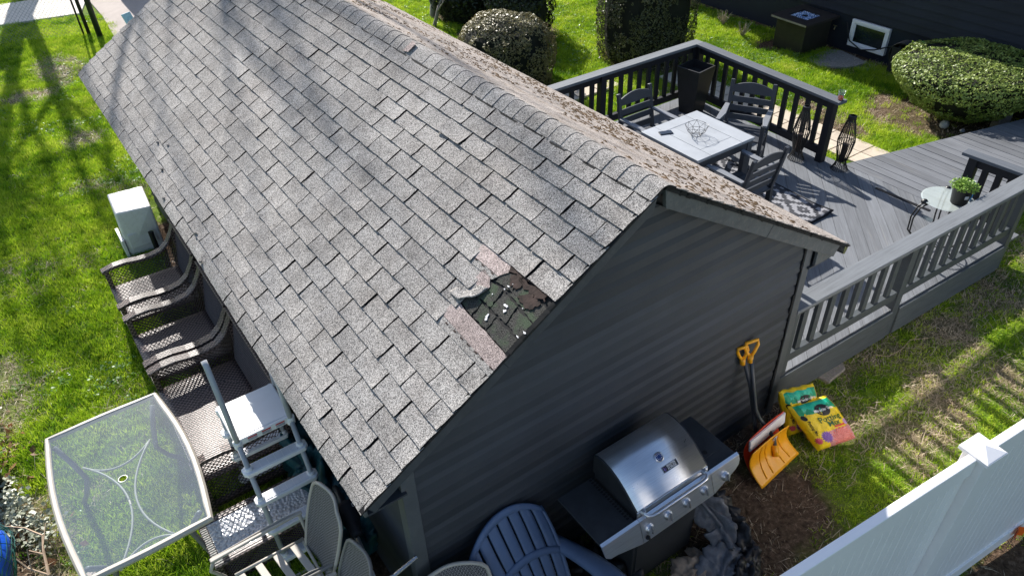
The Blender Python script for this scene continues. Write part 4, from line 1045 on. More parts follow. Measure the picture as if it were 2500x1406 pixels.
MB().tube([(-.02, -.2, .58), (-.1, -.3, .62)], .022, 8).build("nozzle", M['green_nozzle'], hr, local=True); MB().box((-.02, -.12, .56), (.03, .1, .02), (0.3, 0, 0)).build("hose_fitting", M['aluminium'], hr, local=True)
# fire pit
fp = thing("fire_pit_table", "square dark fire pit table filled with blue glass beads", "fire pit", (8.95, 5.4, 0), math.radians(-2))
MB().box((0, 0, .26), (.66, .62, .5)).build("fire_pit_base", simple("bronze_black", (.03, .027, .02), .5, var=.2), fp, local=True, bevel=.006)
f_ = MB()
for q in (((-.42, -.39, .52), (.42, -.2, .56)), ((-.42, .2, .52), (.42, .39, .56)), ((-.42, -.2, .52), (-.2, .2, .56)), ((.2, -.2, .52), (.42, .2, .56))): f_.b2(*q)
f_.build("table_rim", simple("dark_stone_rim", (.035, .03, .028), .35, var=.3, scale=12), fp, local=True)
MB().b2((-.425, -.37, .525), (-.42, .37, .555)).build("rim_edge", simple("pale_rim_edge", (.3, .26, .22), .5), fp, local=True)
MB().b2((-.2, -.2, .5), (.2, .2, .53)).build("fire_bowl", M['black_metal'], fp, local=True)
def beads():
    t = NT("blue_glass_beads"); v = t.vor(t.obj, 60, 'F1', 'Color'); s_ = t.sep(v); t.col(t.ramp(s_[0], [(0.0, (.06, .12, .3)), (.55, (.2, .33, .6)), (.85, (.8, .85, .95))])); t.set(rough=.15, spec=.8); return t.m
bd = MB(); q = random.Random(2)
for _ in range(420):
    x_, y_ = q.uniform(-.185, .185), q.uniform(-.185, .185)
    if math.hypot(x_, y_) < .05: continue
    bd.add([(x_ - .012, y_, .535), (x_ + .008, y_ - .012, .533), (x_ + .01, y_ + .011, .534), (x_ + q.uniform(-.005, .005), y_, .552)], [(0, 1, 3), (1, 2, 3), (2, 0, 3)])
bd.build("glass_beads", beads(), fp, local=True, kind='stuff'); MB().lathe([(0, .54), (.045, .54), (.045, .548), (0, .55)], n=16, cap=False).build("burner_ring", M['black_metal'], fp, local=True)

# ------------------------------------------------------------------ shrubs
def shrub(name, label, c, rad, zprof, m, nleaf, size, seed, cat="shrub", group=None, jit=.9, lump=.05, sq_=0.0, inner=.86, base_r=.5):
    """zprof: list of (z, radius factor) outline; sq_ squares the plan"""
    t = thing(name, label, cat, (c[0], c[1], 0), 0, group)
    zs = [p[0] for p in zprof]; rs2 = [p[1] for p in zprof]
    def surf(a, k, sc_=1.0):
        z_ = np.interp(k, np.linspace(0, 1, len(zs)), zs); rr_ = np.interp(k, np.linspace(0, 1, len(rs2)), rs2)
        pw = 1.0
        if sq_: pw = 1 / (np.abs(np.cos(a)) ** sq_ + np.abs(np.sin(a)) ** sq_) ** (1 / sq_)
        return rr_ * rad[0] * np.cos(a) * pw * sc_, rr_ * rad[1] * np.sin(a) * pw * sc_, z_
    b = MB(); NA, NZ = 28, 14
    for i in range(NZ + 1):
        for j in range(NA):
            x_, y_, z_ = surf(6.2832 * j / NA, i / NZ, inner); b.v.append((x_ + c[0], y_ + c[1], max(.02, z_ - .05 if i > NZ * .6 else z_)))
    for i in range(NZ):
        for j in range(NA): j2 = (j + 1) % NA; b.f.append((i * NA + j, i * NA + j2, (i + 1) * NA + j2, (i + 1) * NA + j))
    b.build("shade_core", M['core'], t)  # solid near-black core, its colour stands in for shade inside the foliage
    rg = np.random.RandomState(seed)
    # sample by area: pick segments of profile weighted
    K = np.linspace(0, 1, 60); X_ = [surf(0.0, k)[0] for k in K]; Z_ = [surf(0.0, k)[2] for k in K]
    ln = np.hypot(np.diff(X_), np.diff(Z_)); wgt = ln * (np.array(X_[:-1]) + .02); wgt /= wgt.sum()
    seg = rg.choice(len(wgt), nleaf, p=wgt); kk = (seg + rg.uniform(0, 1, nleaf)) / 59; aa = rg.uniform(0, 6.2832, nleaf)
    P_ = np.array([surf(a, k) for a, k in zip(aa, kk)]); P2 = np.array([surf(a, min(1, k + .01)) for a, k in zip(aa, kk)]); P3 = np.array([surf(a + .02, k) for a, k in zip(aa, kk)])
    nn = np.cross(P3 - P_, P2 - P_); nn /= (np.linalg.norm(nn, axis=1)[:, None] + 1e-9)
    lum = np.array([fb(p[0], p[1], 2.2, 3, p[2] * 2.2 + seed) + .4 * fb(p[0], p[1], 8, 2, p[2] * 8) for p in P_])
    keep = lum > -0.42 - rg.uniform(0, .3, nleaf) * 0 ; 
    P_ = P_ + nn * (lum * lump)[:, None] - nn * rg.exponential(.018, nleaf)[:, None]; P_ += np.array([c[0], c[1], 0])
    P_ = P_[keep]; nn = nn[keep]
    V, F = leaves(P_, nn, size, seed, .5, jit); npobj("foliage", V, F, m, t)
    MB().lathe([(.05, -.02), (.035, zs[0] + .3)], (c[0], c[1], 0), 8).build("stem", M['bark'], t)
    return t
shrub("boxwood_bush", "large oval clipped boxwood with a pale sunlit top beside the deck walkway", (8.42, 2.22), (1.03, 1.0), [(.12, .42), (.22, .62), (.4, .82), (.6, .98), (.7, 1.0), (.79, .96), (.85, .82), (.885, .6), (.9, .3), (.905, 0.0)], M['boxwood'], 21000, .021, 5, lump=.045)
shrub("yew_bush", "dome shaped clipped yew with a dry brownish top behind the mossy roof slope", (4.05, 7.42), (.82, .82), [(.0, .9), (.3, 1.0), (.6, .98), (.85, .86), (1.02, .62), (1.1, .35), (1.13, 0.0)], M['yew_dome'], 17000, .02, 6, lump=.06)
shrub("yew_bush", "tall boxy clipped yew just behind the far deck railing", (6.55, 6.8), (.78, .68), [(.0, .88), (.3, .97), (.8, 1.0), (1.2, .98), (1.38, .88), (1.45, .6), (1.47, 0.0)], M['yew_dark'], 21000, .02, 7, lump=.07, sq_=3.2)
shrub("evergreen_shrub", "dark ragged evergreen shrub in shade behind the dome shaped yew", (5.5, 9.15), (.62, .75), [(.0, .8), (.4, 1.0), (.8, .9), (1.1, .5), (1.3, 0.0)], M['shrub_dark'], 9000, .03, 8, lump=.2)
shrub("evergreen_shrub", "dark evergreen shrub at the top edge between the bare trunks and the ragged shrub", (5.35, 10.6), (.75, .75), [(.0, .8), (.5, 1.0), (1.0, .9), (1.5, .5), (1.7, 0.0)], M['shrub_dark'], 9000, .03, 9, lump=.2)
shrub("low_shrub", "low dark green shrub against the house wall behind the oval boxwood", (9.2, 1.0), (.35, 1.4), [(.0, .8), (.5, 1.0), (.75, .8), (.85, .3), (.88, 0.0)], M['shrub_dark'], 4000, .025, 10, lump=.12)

def tree(label, base, h, spread, seed, m, levels=5, r0=.11, name="bare_tree", forks=3, up=.5, minr=.004, trunkh=None, lean=(0, 0)):
    t = thing(name, label, "tree", (*base, 0)); q = random.Random(seed); tr = MB(); br = MB()
    def grow(p, d, ln, r_, lv):
        pts = [p]; rr_ = [r_]; dd = d.copy(); n_ = 4
        for i in range(n_):
            dd = (dd + Vector((q.gauss(0, .13), q.gauss(0, .13), q.gauss(0, .1) + .05 * up))).normalized(); pts.append(pts[-1] + dd * ln / n_); rr_.append(r_ * (1 - .42 * (i + 1) / n_))
        (tr if lv == 0 else br).tube(pts, rr_, 7 if lv < 2 else (5 if lv < 4 else 3))
        if lv >= levels or rr_[-1] < minr: return
        for k in range(forks if lv < 3 else 3):
            i = n_ if k == 0 else q.randint(2, n_)
            ax = Vector((q.gauss(0, 1), q.gauss(0, 1), q.gauss(0, .6))).normalized(); nd = (dd * q.uniform(.6, 1.0) + ax * spread * q.uniform(.5, 1.0) + Vector((0, 0, .25 * up))).normalized()
            grow(pts[i], nd, ln * q.uniform(.62, .85), rr_[i] * (.8 if k == 0 else .6), lv + 1)
    grow(Vector((*base, -.05)), Vector((lean[0], lean[1], 1)).normalized(), trunkh or h * .3, r0, 0)
    tr.build("trunk", m, t, smooth=True); br.build("crown", m, t, smooth=True); return t
tree("small bare tree with forked grey trunk at the top edge behind the roof", (4.75, 11.0), 3.2, .6, 3, M['bark'], 4, .075, trunkh=.5, forks=4)
tree("bare multi stem shrub with grey trunk just left of the dark evergreen", (5.25, 10.1), 3.0, .5, 14, M['bark'], 4, .07, trunkh=.9, forks=3)
tree("bare twiggy grey sapling rising beside the mossy roof edge", (4.45, 10.5), 2.4, .7, 23, M['bark'], 4, .045, trunkh=.5, forks=3)
# big trees outside the frame whose branch shadows cross the roof and the lawn
tree("large bare street tree beyond the driveway, outside the picture", (.5, 18.4), 13, .42, 31, M['bark'], 4, .42, trunkh=5.2, forks=4, minr=.014, lean=(-.05, 0))
tree("large bare tree beyond the sidewalk on the left, outside the picture", (-1.2, 20.5), 12, .62, 44, M['bark'], 5, .36, trunkh=4.6, forks=4, minr=.014)
tree("bare tree past the far lawn on the left, outside the picture", (-4.6, 19.5), 11, .62, 52, M['bark'], 5, .34, trunkh=4.0, forks=4, minr=.014)
# small things near the boxwood
def rock(name, label, c, s_, m, seed):
    q = random.Random(seed); b = bmesh.new(); bmesh.ops.create_icosphere(b, subdivisions=2, radius=1)
    for v in b.verts: v.co = Vector((v.co.x * s_[0], v.co.y * s_[1], v.co.z * s_[2])) * (1 + .25 * noise.noise(v.co * 1.7 + Vector((seed, 0, 0))))
    me = bpy.data.meshes.new(name); b.to_mesh(me); b.free(); me.materials.append(m); o = bpy.data.objects.new(name, me); COL.objects.link(o); o.location = c; return tag(o, label, "rock")
rock("pale_rock", "small white rock on bare soil under the left side of the oval boxwood", (7.98, 2.12, .04), (.085, .06, .055), M['rock'], 3)
bk = MB().box((8.5, 1.62, .14), (.24, .12, .28), (0, 0, -.2)).build("concrete_block", M['stone'], bevel=.01); tag(bk, "grey concrete block standing at the foot of the oval boxwood by the walkway", "block")
wb = MB()
for k in range(2): wb.box((9.15, 1.42, .06 + k * .09), (.5, .03, .085), (0, 0, -.24))
tag(wb.build("timber_edging", M['wood_box'], bevel=.003), "weathered yellow timber edging right of the concrete block", "timber")
sk = thing("garden_stake_light", "small dark mushroom stake light at the edge of the walkway", "stake light", (7.42, 1.62, 0))
MB().tube([(0, 0, 0), (0, 0, .3)], .007, 6).build("stake", M['black_metal'], sk, local=True); MB().lathe([(.0, .335), (.02, .33), (.035, .305), (.03, .298), (0, .3)], n=14, cap=False).build("lamp_cap", M['grip'], sk, local=True)
for i, (x_, y_, lb) in enumerate(((8.9, 8.05, "dry twiggy stub at the shade edge nearest the top of the frame"), (8.75, 7.0, "dry twiggy stub halfway along the shade edge left of the fire pit"), (8.55, 6.35, "pale dead lavender clump in the grass left of the fire pit"))):
    b = MB(); q = random.Random(i)
    for _ in range(46): a = q.uniform(0, 6.28); l = q.uniform(.05, .17); b.tube([(x_, y_, 0), (x_ + l * .5 * math.cos(a), y_ + l * .5 * math.sin(a), q.uniform(.06, .2)), (x_ + l * math.cos(a), y_ + l * math.sin(a), q.uniform(.1, .3))], .0035, 4)
    tag(b.build("dead_plant", M['dry']), lb, "dead plant")
# chain link fence with gate posts, top left
cf = thing("chain_link_fence", "chain link fence with dark gate posts at the edge of the sidewalk, top left", "fence", (-.97, 14.6, 0))
for i, (x_, y_, r_, hh) in enumerate(((-.93, 14.3, .055, 1.5), (-1.08, 14.55, .035, 1.5), (-1.17, 14.62, .018, 1.4), (-4.0, 15.6, .03, 1.3), (-7.0, 16.6, .03, 1.3))):
    MB().lathe([(r_, 0), (r_, hh), (r_ * .6, hh + .03), (0, hh + .04)], (x_, y_, 0), 12).build("fence_post", simple("dark_green_post", (.02, .03, .022), .5) if i == 0 else M['charcoal'], cf, smooth=True)
b = MB(); P0 = Vector((-1.17, 14.62, 0)); P1 = Vector((-8, 17.0, 0)); Lf = (P1 - P0).length; df = (P1 - P0).normalized(); hh = 1.25; s_ = -hh
while s_ < Lf:
    for sgn in (1, -1):
        a0 = (s_, 0) if sgn > 0 else (s_, hh); a1 = (s_ + hh, hh) if sgn > 0 else (s_ + hh, 0)
        def cl(a, b_):
            if a[0] < 0: f_ = -a[0] / (b_[0] - a[0]); a = (0, a[1] + (b_[1] - a[1]) * f_)
            if b_[0] > Lf: f_ = (Lf - a[0]) / (b_[0] - a[0]); b_ = (Lf, a[1] + (b_[1] - a[1]) * f_)
            return a, b_
        if s_ + hh > 0:
            a0, a1 = cl(a0, a1); b.tube([P0 + df * a0[0] + Vector((0, 0, a0[1] + .04)), P0 + df * a1[0] + Vector((0, 0, a1[1] + .04))], .0022, 3)
    s_ += .075
b.build("wire_mesh", simple("galvanised_wire", (.3, .31, .32), .4, metal=.6), cf)
MB().tube([P0 + Vector((0, 0, 1.3)), P1 + Vector((0, 0, 1.3))], .02, 8).build("top_rail", M['grip'], cf)
sg = thing("yard_sign", "small pale blue panel leaning by the driveway behind the shed roof corner", "sign", (-.42, 13.5, 0))
MB().box((0, 0, .42), (.2, .03, .3), (-.4, 0, .5)).build("sign_panel", simple("pale_blue_panel", (.5, .72, .85), .2), sg, local=True, bevel=.01); MB().tube([(.02, .02, 0), (.02, .02, .4)], .01, 6).build("sign_post", M['grip'], sg, local=True)
MB().tube([(.2, .1, .35), (.35, .15, .5), (.5, .15, .42), (.55, .2, .3)], .02, 6).build("sign_hoop", M['bark'], sg, local=True)
# white sheet metal unit on the lawn
wu = thing("white_metal_cabinet", "white sheet metal box with a black pipe standing on the lawn beside the shed", "cabinet", (-2.07, 6.22, 0))
b = MB(); b.add([(-2.29, 5.99, 0), (-1.89, 5.99, 0), (-1.87, 6.5, 0), (-2.27, 6.5, 0), (-2.27, 5.97, .6), (-1.9, 5.9, .6), (-1.86, 6.45, .6), (-2.25, 6.5, .6)],
                [(0, 3, 2, 1), (4, 5, 6, 7), (0, 1, 5, 4), (1, 2, 6, 5), (2, 3, 7, 6), (3, 0, 4, 7)])
b.build("cabinet_body", M['enamel'], wu, bevel=.018)
MB().b2((-2.24, 5.955, .12), (-1.95, 5.972, .3)).build("lower_panel", M['enamel'], wu, bevel=.003)
MB().tube([(-2.0, 5.86, 0), (-2.0, 5.88, .3)], .03, 12).build("black_pipe", M['black_plastic'], wu)
MB().b2((-2.32, 5.96, 0), (-2.29, 6.3, .25)).build("side_flap", M['enamel'], wu)
# ------------------------------------------------------------------ wicker seats beside the shed
def lattice(name, fn, nu, nv, m, parent, w_=.0045, kind='stuff'):
    """diamond weave: crossing thin strands over the patch fn(u,v)"""
    b = MB()
    for sgn in (1, -1):
        for k in range(-nv, nu + 1):
            pts = []
            for j in range(nv + 1):
                i = k + j if sgn > 0 else k + nv - j
                if 0 <= i <= nu: pts.append(fn(i / nu, j / nv))
            if len(pts) > 1: b.tube(pts, w_, 3)
    return b.build(name, m, parent, kind=kind)
ARM = [(-2.64, .60), (-2.52, .625), (-2.4, .625), (-2.28, .605), (-2.16, .60), (-2.05, .62), (-1.97, .68), (-1.91, .77), (-1.865, .86), (-1.84, .9)]
def wicker_seat(name, label, cat, y0, y1):
    t = thing(name, label, cat, (-2.2, (y0 + y1) / 2, 0)); bw_ = .085
    for yc in (y0 + bw_ / 2, y1 - bw_ / 2):
        b = MB(); n_ = len(ARM); vs = []
        for x_, z_ in ARM:
            for dy, dz in ((-bw_ / 2, -.018), (-bw_ / 2, .004), (-bw_ * .46, .012), (bw_ * .46, .012), (bw_ / 2, .004), (bw_ / 2, -.018)): vs.append((x_, yc + dy, z_ + dz))
        f = [(i * 6 + k, i * 6 + (k + 1) % 6, (i + 1) * 6 + (k + 1) % 6, (i + 1) * 6 + k) for i in range(n_ - 1) for k in range(6)] + [tuple(range(6))]
        b.add(vs, f); b.build("armrest", M['wicker'], t, smooth=False, bevel=.002)
        ys = yc
        def side(u, v): 
            x_ = -2.6 + .72 * u; zt2 = np.interp(x_, [a[0] for a in ARM], [a[1] for a in ARM]) - .02; return (x_, ys, .12 + (zt2 - .12) * v)
        lattice("side_weave", side, 18, 12, M['wicker_strip'], t, .0036)
        MB().box((-2.6, yc, .3), (.045, .06, .6)).build("front_leg", M['wicker'], t, bevel=.004); MB().box((-1.88, yc, .4), (.045, .06, .8)).build("rear_leg", M['wicker'], t, bevel=.004)
        MB().box((-2.24, yc, .11), (.7, .05, .035)).build("bottom_rail", M['wicker'], t)
    # back panel, woven, leaning towards the shed
    lattice("back_weave", lambda u, v: (-1.94 + .1 * v, y0 + .05 + (y1 - y0 - .1) * u, .36 + .52 * v), int((y1 - y0) * 44), 22, M['wicker_strip'], t, .0055)
    MB().add([(-1.925, y0 + .04, .34), (-1.925, y1 - .04, .34), (-1.815, y1 - .04, .88), (-1.815, y0 + .04, .88)], [(0, 1, 2, 3)]).build("back_shell", M['wicker'], t, solid=.012)
    MB().bar((-1.845, y0, .9), (-1.845, y1, .9), .07, .03).build("back_rim", M['wicker'], t, bevel=.006)
    b = MB(); b.grid(lambda u, v: (-2.62 + .7 * u, y0 + .05 + (y1 - y0 - .1) * v, .385 - .015 * math.sin(3.14 * u) * math.sin(3.14 * v) - .012 * u), 10, 12); b.build("seat", M['wicker_seat'], t, smooth=True, solid=.02)
    MB().box((-2.615, (y0 + y1) / 2, .3), (.02, y1 - y0 - .06, .16)).build("front_apron", M['wicker'], t)
    return t
wicker_seat("wicker_armchair", "dark wicker armchair next to the white metal box, farthest along the shed", "armchair", 4.13, 4.93)
wicker_seat("wicker_armchair", "dark wicker armchair between the far armchair and the wide loveseat", "armchair", 3.15, 3.99)
wicker_seat("wicker_loveseat", "wide dark wicker loveseat behind the pool ladder, half in the eave shade", "loveseat", 1.8, 3.12)
# wicker coffee table with textured glass
wt = thing("wicker_coffee_table", "low brown wicker coffee table with pebbled glass top under the pool ladder", "coffee table", (-2.33, 1.38, 0))
x0, x1, y0, y1, zt_ = -2.76, -1.88, 1.15, 1.6, .28
for q in (((x0, y0, zt_ - .03), (x1, y0 + .06, zt_)), ((x0, y1 - .06, zt_ - .03), (x1, y1, zt_)), ((x0, y0 + .06, zt_ - .03), (x0 + .06, y1 - .06, zt_)), ((x1 - .06, y0 + .06, zt_ - .03), (x1, y1 - .06, zt_))): MB().b2(*q).build("rim", M['wicker'], wt, bevel=.008)
def pebble():
    t = NT("pebbled_glass_top"); v = t.vor(t.pos, 55, 'SMOOTH_F1', 'Distance'); t.col(t.ramp(v, [(.2, (.62, .63, .66)), (.6, (.36, .37, .4))])); t.set(rough=.12, spec=.9); t.bump(v, .9, .01); return t.m
MB().b2((x0 + .05, y0 + .05, zt_ - .012), (x1 - .05, y1 - .05, zt_ - .004)).build("glass_top", pebble(), wt)
for a in (x0 + .03, x1 - .03):
    for b_ in (y0 + .03, y1 - .03): MB().b2((a - .025, b_ - .025, 0), (a + .025, b_ + .025, zt_ - .03)).build("leg", M['wicker'], wt, bevel=.004)
lattice("side_weave", lambda u, v: (x0 + .05 + (x1 - x0 - .1) * u, y0 + .02, .04 + .21 * v), 26, 7, M['wicker_strip'], wt, .005)
lattice("side_weave", lambda u, v: (x0 + .05 + (x1 - x0 - .1) * u, y1 - .02, .04 + .21 * v), 26, 7, M['wicker_strip'], wt, .005)
lattice("side_weave", lambda u, v: (x0 + .02, y0 + .05 + (y1 - y0 - .1) * u, .04 + .21 * v), 14, 7, M['wicker_strip'], wt, .005)
for q in (((x0 + .04, y0 + .01, .03), (x1 - .04, y0 + .035, .055)), ((x0 + .04, y1 - .035, .03), (x1 - .04, y1 - .01, .055)), ((x0 + .01, y0 + .04, .03), (x0 + .035, y1 - .04, .055))): MB().b2(*q).build("bottom_rail", M['wicker'], wt)
# ------------------------------------------------------------------ glass patio table
gt = thing("patio_table", "glass topped patio table with cream metal frame on the lawn", "table", (-3.06, 1.93, 0))
x0, x1, y0, y1, zt_ = -3.5, -2.62, 1.2, 2.66, .72
def tedge(a):     # bowed long sides
    pass
ol = []
for k in range(11): u = k / 10; ol.append((x0 + .02 - .06 * math.sin(math.pi * u) + .02, y0 + (y1 - y0) * u))
for k in range(1, 6): u = k / 6; ol.append((x0 + .04 + (x1 - x0 - .06) * u, y1 + .015 * math.sin(math.pi * u)))
for k in range(11): u = k / 10; ol.append((x1 - .02 + .07 * math.sin(math.pi * u), y1 - (y1 - y0) * u))
for k in range(1, 6): u = k / 6; ol.append((x1 - .02 - (x1 - x0 - .06) * u, y0 - .015 * math.sin(math.pi * u)))
b = MB(); n_ = len(ol); cx_, cy__ = -3.06, 1.93
for i, (a, c_) in enumerate(ol):
    p_, q_ = Vector((*ol[i - 1], 0)), Vector((*ol[(i + 1) % n_], 0)); d = (q_ - p_).normalized(); nr = Vector((d.y, -d.x, 0))
    if nr.dot(Vector((cx_ - a, cy__ - c_, 0))) < 0: nr = -nr
    c0 = Vector((a, c_, 0))
    for o, z_ in ((0, zt_ - .035), (-.006, zt_ - .012), (.008, zt_ + .006), (.03, zt_ + .006), (.04, zt_ - .002), (.04, zt_ - .03)): q2 = c0 + nr * o; b.v.append((q2.x, q2.y, z_))
for i in range(n_):
    j = (i + 1) % n_
    for k in range(6): k2 = (k + 1) % 6; b.f.append((i * 6 + k, i * 6 + k2, j * 6 + k2, j * 6 + k))
b.build("table_rim", M['cream_metal'], gt, smooth=False, bevel=.002)
b = MB()       # glass with an umbrella hole
hole = [(cx_ + .028 * math.cos(6.283 * k / n_), cy__ - .02 + .028 * math.sin(6.283 * k / n_)) for k in range(n_)]
ang = [math.atan2(c_ - cy__ + .02, a - cx_) for a, c_ in ol]
inn = [(cx_ + .028 * math.cos(a), cy__ - .02 + .028 * math.sin(a)) for a in ang]
out_ = [(cx_ + (a - cx_) * .975, cy__ + (c_ - cy__) * .985) for a, c_ in ol]
for z_ in (zt_,):
    b.v += [(*p_, z_) for p_ in inn] + [(*p_, z_) for p_ in out_]
N2 = 2 * n_
for i in range(n_):
    j = (i + 1) % n_; b.f += [(i, n_ + i, n_ + j, j)]
b.build("glass_top", M['patio_glass'], gt)
MB().tube([(cx_ + .03 * math.cos(6.283 * k / 20), cy__ - .02 + .03 * math.sin(6.283 * k / 20), zt_) for k in range(20)], .003, 5, True).build("umbrella_ring", M['white_plastic'], gt)
zu = zt_ - .1
def arc(c_, r_, a0, a1, z_=zu, n__=14): return [(c_[0] + r_ * math.cos(math.radians(a0 + (a1 - a0) * k / n__)), c_[1] + r_ * math.sin(math.radians(a0 + (a1 - a0) * k / n__)), z_) for k in range(n__ + 1)]
b = MB()
def bez(a, c_, d): return [tuple(Vector((*a, zu)) * (1 - k / 14) ** 2 + Vector((*c_, zu)) * 2 * (k / 14) * (1 - k / 14) + Vector((*d, zu)) * (k / 14) ** 2) for k in range(15)]
b.tube(bez((-3.29, 2.3), (-3.08, 2.0), (-2.81, 2.28)), .0085, 8); b.tube(bez((-2.82, 2.27), (-3.22, 1.74), (-2.87, 1.28)), .0085, 8)
b.tube(bez((-3.25, 2.25), (-2.9, 1.78), (-3.26, 1.25)), .0085, 8); b.tube(bez((-3.26, 1.24), (-3.05, 1.45), (-2.87, 1.28)), .0085, 8)
b.build("star_brace", M['cream_metal'], gt, smooth=True)
for sx, sy in ((-1, -1), (-1, 1), (1, -1), (1, 1)):
    a, c_ = cx_ + sx * .36, cy__ + sy * .62
    MB().tube([(a, c_, zt_ - .02), (a - sx * .06, c_ - sy * .08, .55), (a - sx * .1, c_ - sy * .14, .4), (a - sx * .04, c_ - sy * .06, .18), (a + sx * .03, c_ + sy * .04, 0)], .02, 8).build("leg", M['taupe_metal'], gt, smooth=True)
# ------------------------------------------------------------------ pool ladder
pl_ = thing("pool_ladder", "white and grey A frame pool ladder with platform between the eave and the loveseat", "ladder", (-2.11, 1.5, 0))
XA, XB = -2.31, -1.93
legF = lambda z_: 1.06 + .33 * (z_ / 1.1); legB = lambda z_: 1.92 - .14 * (z_ / 1.1)
for x_ in (XA, XB):
    MB().tube([(x_, legF(0), 0), (x_, legF(1.08), 1.08)], .019, 10).build("front_leg", M['grey_tube'], pl_, smooth=True)
    MB().tube([(x_, legB(0), 0), (x_, legB(1.08), 1.08)], .019, 10).build("rear_leg", M['grey_tube'], pl_, smooth=True)
    tp = 1.72 if x_ == XA else 1.55
    MB().tube([(x_, legF(1.06), 1.06), (x_, legF(1.06) + .05, 1.35), (x_ - .0, legF(1.06) + .14, tp - .03), (x_, legF(1.06) + .17, tp)], .02, 10).build("hand_rail", M['grey_tube'], pl_, smooth=True)
MB().tube([(XB + .03, 1.74, 1.06), (XB + .03, 1.73, 1.5)], .018, 10).build("hand_rail", M['grey_tube'], pl_, smooth=True)
MB().prism([(XA - .02, 1.4), (XB + .02, 1.4), (XB + .02, 1.78), (XA - .02, 1.78)], lambda a, b_, t_: (a, b_, t_), 1.06, 1.1).build("platform", M['white_plastic'], pl_, bevel=.01)
MB().b2((XA - .03, 1.375, 1.045), (XB + .03, 1.397, 1.1)).build("platform_lip", M['white_plastic'], pl_, bevel=.006)
lb_ = MB()
for k in range(3):
    lb_.b2((XA + .07 + k * .1, 1.371, 1.082), (XA + .135 + k * .1, 1.3745, 1.09))
lb_.build("warning_label", simple("red_label", (.6, .03, .02), .5), pl_)
lb_ = MB()
for k in range(3):
    for r_ in range(3): lb_.b2((XA + .07 + k * .1, 1.372, 1.058 + r_ * .007), (XA + .135 + k * .1, 1.3745, 1.0615 + r_ * .007))
lb_.build("warning_text", simple("grey_label", (.4, .4, .42), .5), pl_)
for x_ in (XA, XB):
    for yy in (1.39, 1.76): MB().lathe([(.03, -.045), (.032, .01), (.026, .02)], (x_, yy, 1.07), 14).build("socket_collar", M['white_plastic'], pl_, bevel=.003)
def tread(y_, z_, nm="step"):
    s_ = MB().prism([(XA - .02, y_ - .05), (XB + .02, y_ - .05), (XB + .045, y_ - .02), (XB + .045, y_ + .03), (XB + .02, y_ + .045), (XA - .02, y_ + .045), (XA - .045, y_ + .03), (XA - .045, y_ - .02)], lambda a, b_, t_: (a, b_, t_), z_ - .035, z_).build(nm, M['white_plastic'], pl_, bevel=.006)
    g = MB()
    for k in range(6): g.b2((XA + .03 + k * .054, y_ - .033, z_ + .0005), (XA + .03 + k * .054 + .051, y_ + .035, z_ + .004))
    g.build("tread_pad", M['tread'], s_)
    for xx_ in (XA, XB): MB().lathe([(.028, 0), (.028, .02), (.022, .024)], (xx_, y_, z_), 12).build("step_collar", M['white_plastic'], s_)
for z_ in (.86, .61, .36, .11): tread(legF(z_), z_)
for z_ in (.8, .5, .2): tread(legB(z_) , z_, "rear_step")
# teal tarp heaped between the ladder and the shed
def cloth(name, m, path, r_, seed, label=None, cat=None, amp=.5, flat=.6, nseg=70, nr=44, group=None):
    pts = [Vector(p) for p in path]; q = []
    for k in range(nseg + 1):
        f_ = k / nseg * (len(pts) - 1); i = min(int(f_), len(pts) - 2); q.append(pts[i].lerp(pts[i + 1], f_ - i))
    b = MB()
    for k, p_ in enumerate(q):
        d = (q[min(k + 1, nseg)] - q[max(k - 1, 0)]).normalized(); s_ = d.cross(Vector((0, 0, 1))).normalized(); u_ = s_.cross(d)
        e = min(1, k / 2.5, (nseg - k) / 2.5) ** .6 if 0 < k < nseg else .05
        rr_ = r_[0] + (r_[1] - r_[0]) * k / nseg
        for j in range(nr):
            a = 6.283 * j / nr; v0 = s_ * math.cos(a) + u_ * math.sin(a) * flat
            w_ = p_ * 5 + v0 * 1.6; cr = abs(noise.noise(w_ + Vector((seed, 0, 0)))) + .5 * abs(noise.noise(w_ * 2.3 + Vector((0, seed, 0)))) + .25 * abs(noise.noise(w_ * 5))
            v_ = p_ + v0 * rr_ * e * (1.25 - amp * 1.5 * (1 - cr * 2.2)); b.v.append((v_.x, v_.y, max(.006, v_.z)))
    for k in range(nseg):
        for j in range(nr): j2 = (j + 1) % nr; b.f.append((k * nr + j, k * nr + j2, (k + 1) * nr + j2, (k + 1) * nr + j))
    o = b.build(name, m, None, smooth=True)
    if label: tag(o, label, cat, group)
    return o
cloth("teal_tarp", M['teal_tarp'], [(-1.87, 1.95, .3), (-1.86, 1.6, .26), (-1.84, 1.25, .2), (-1.8, .95, .14), (-1.78, .75, .06)], (.1, .12), 3, "dark teal tarp heaped in the shade between the pool ladder and the shed", "tarp", flat=2.0)
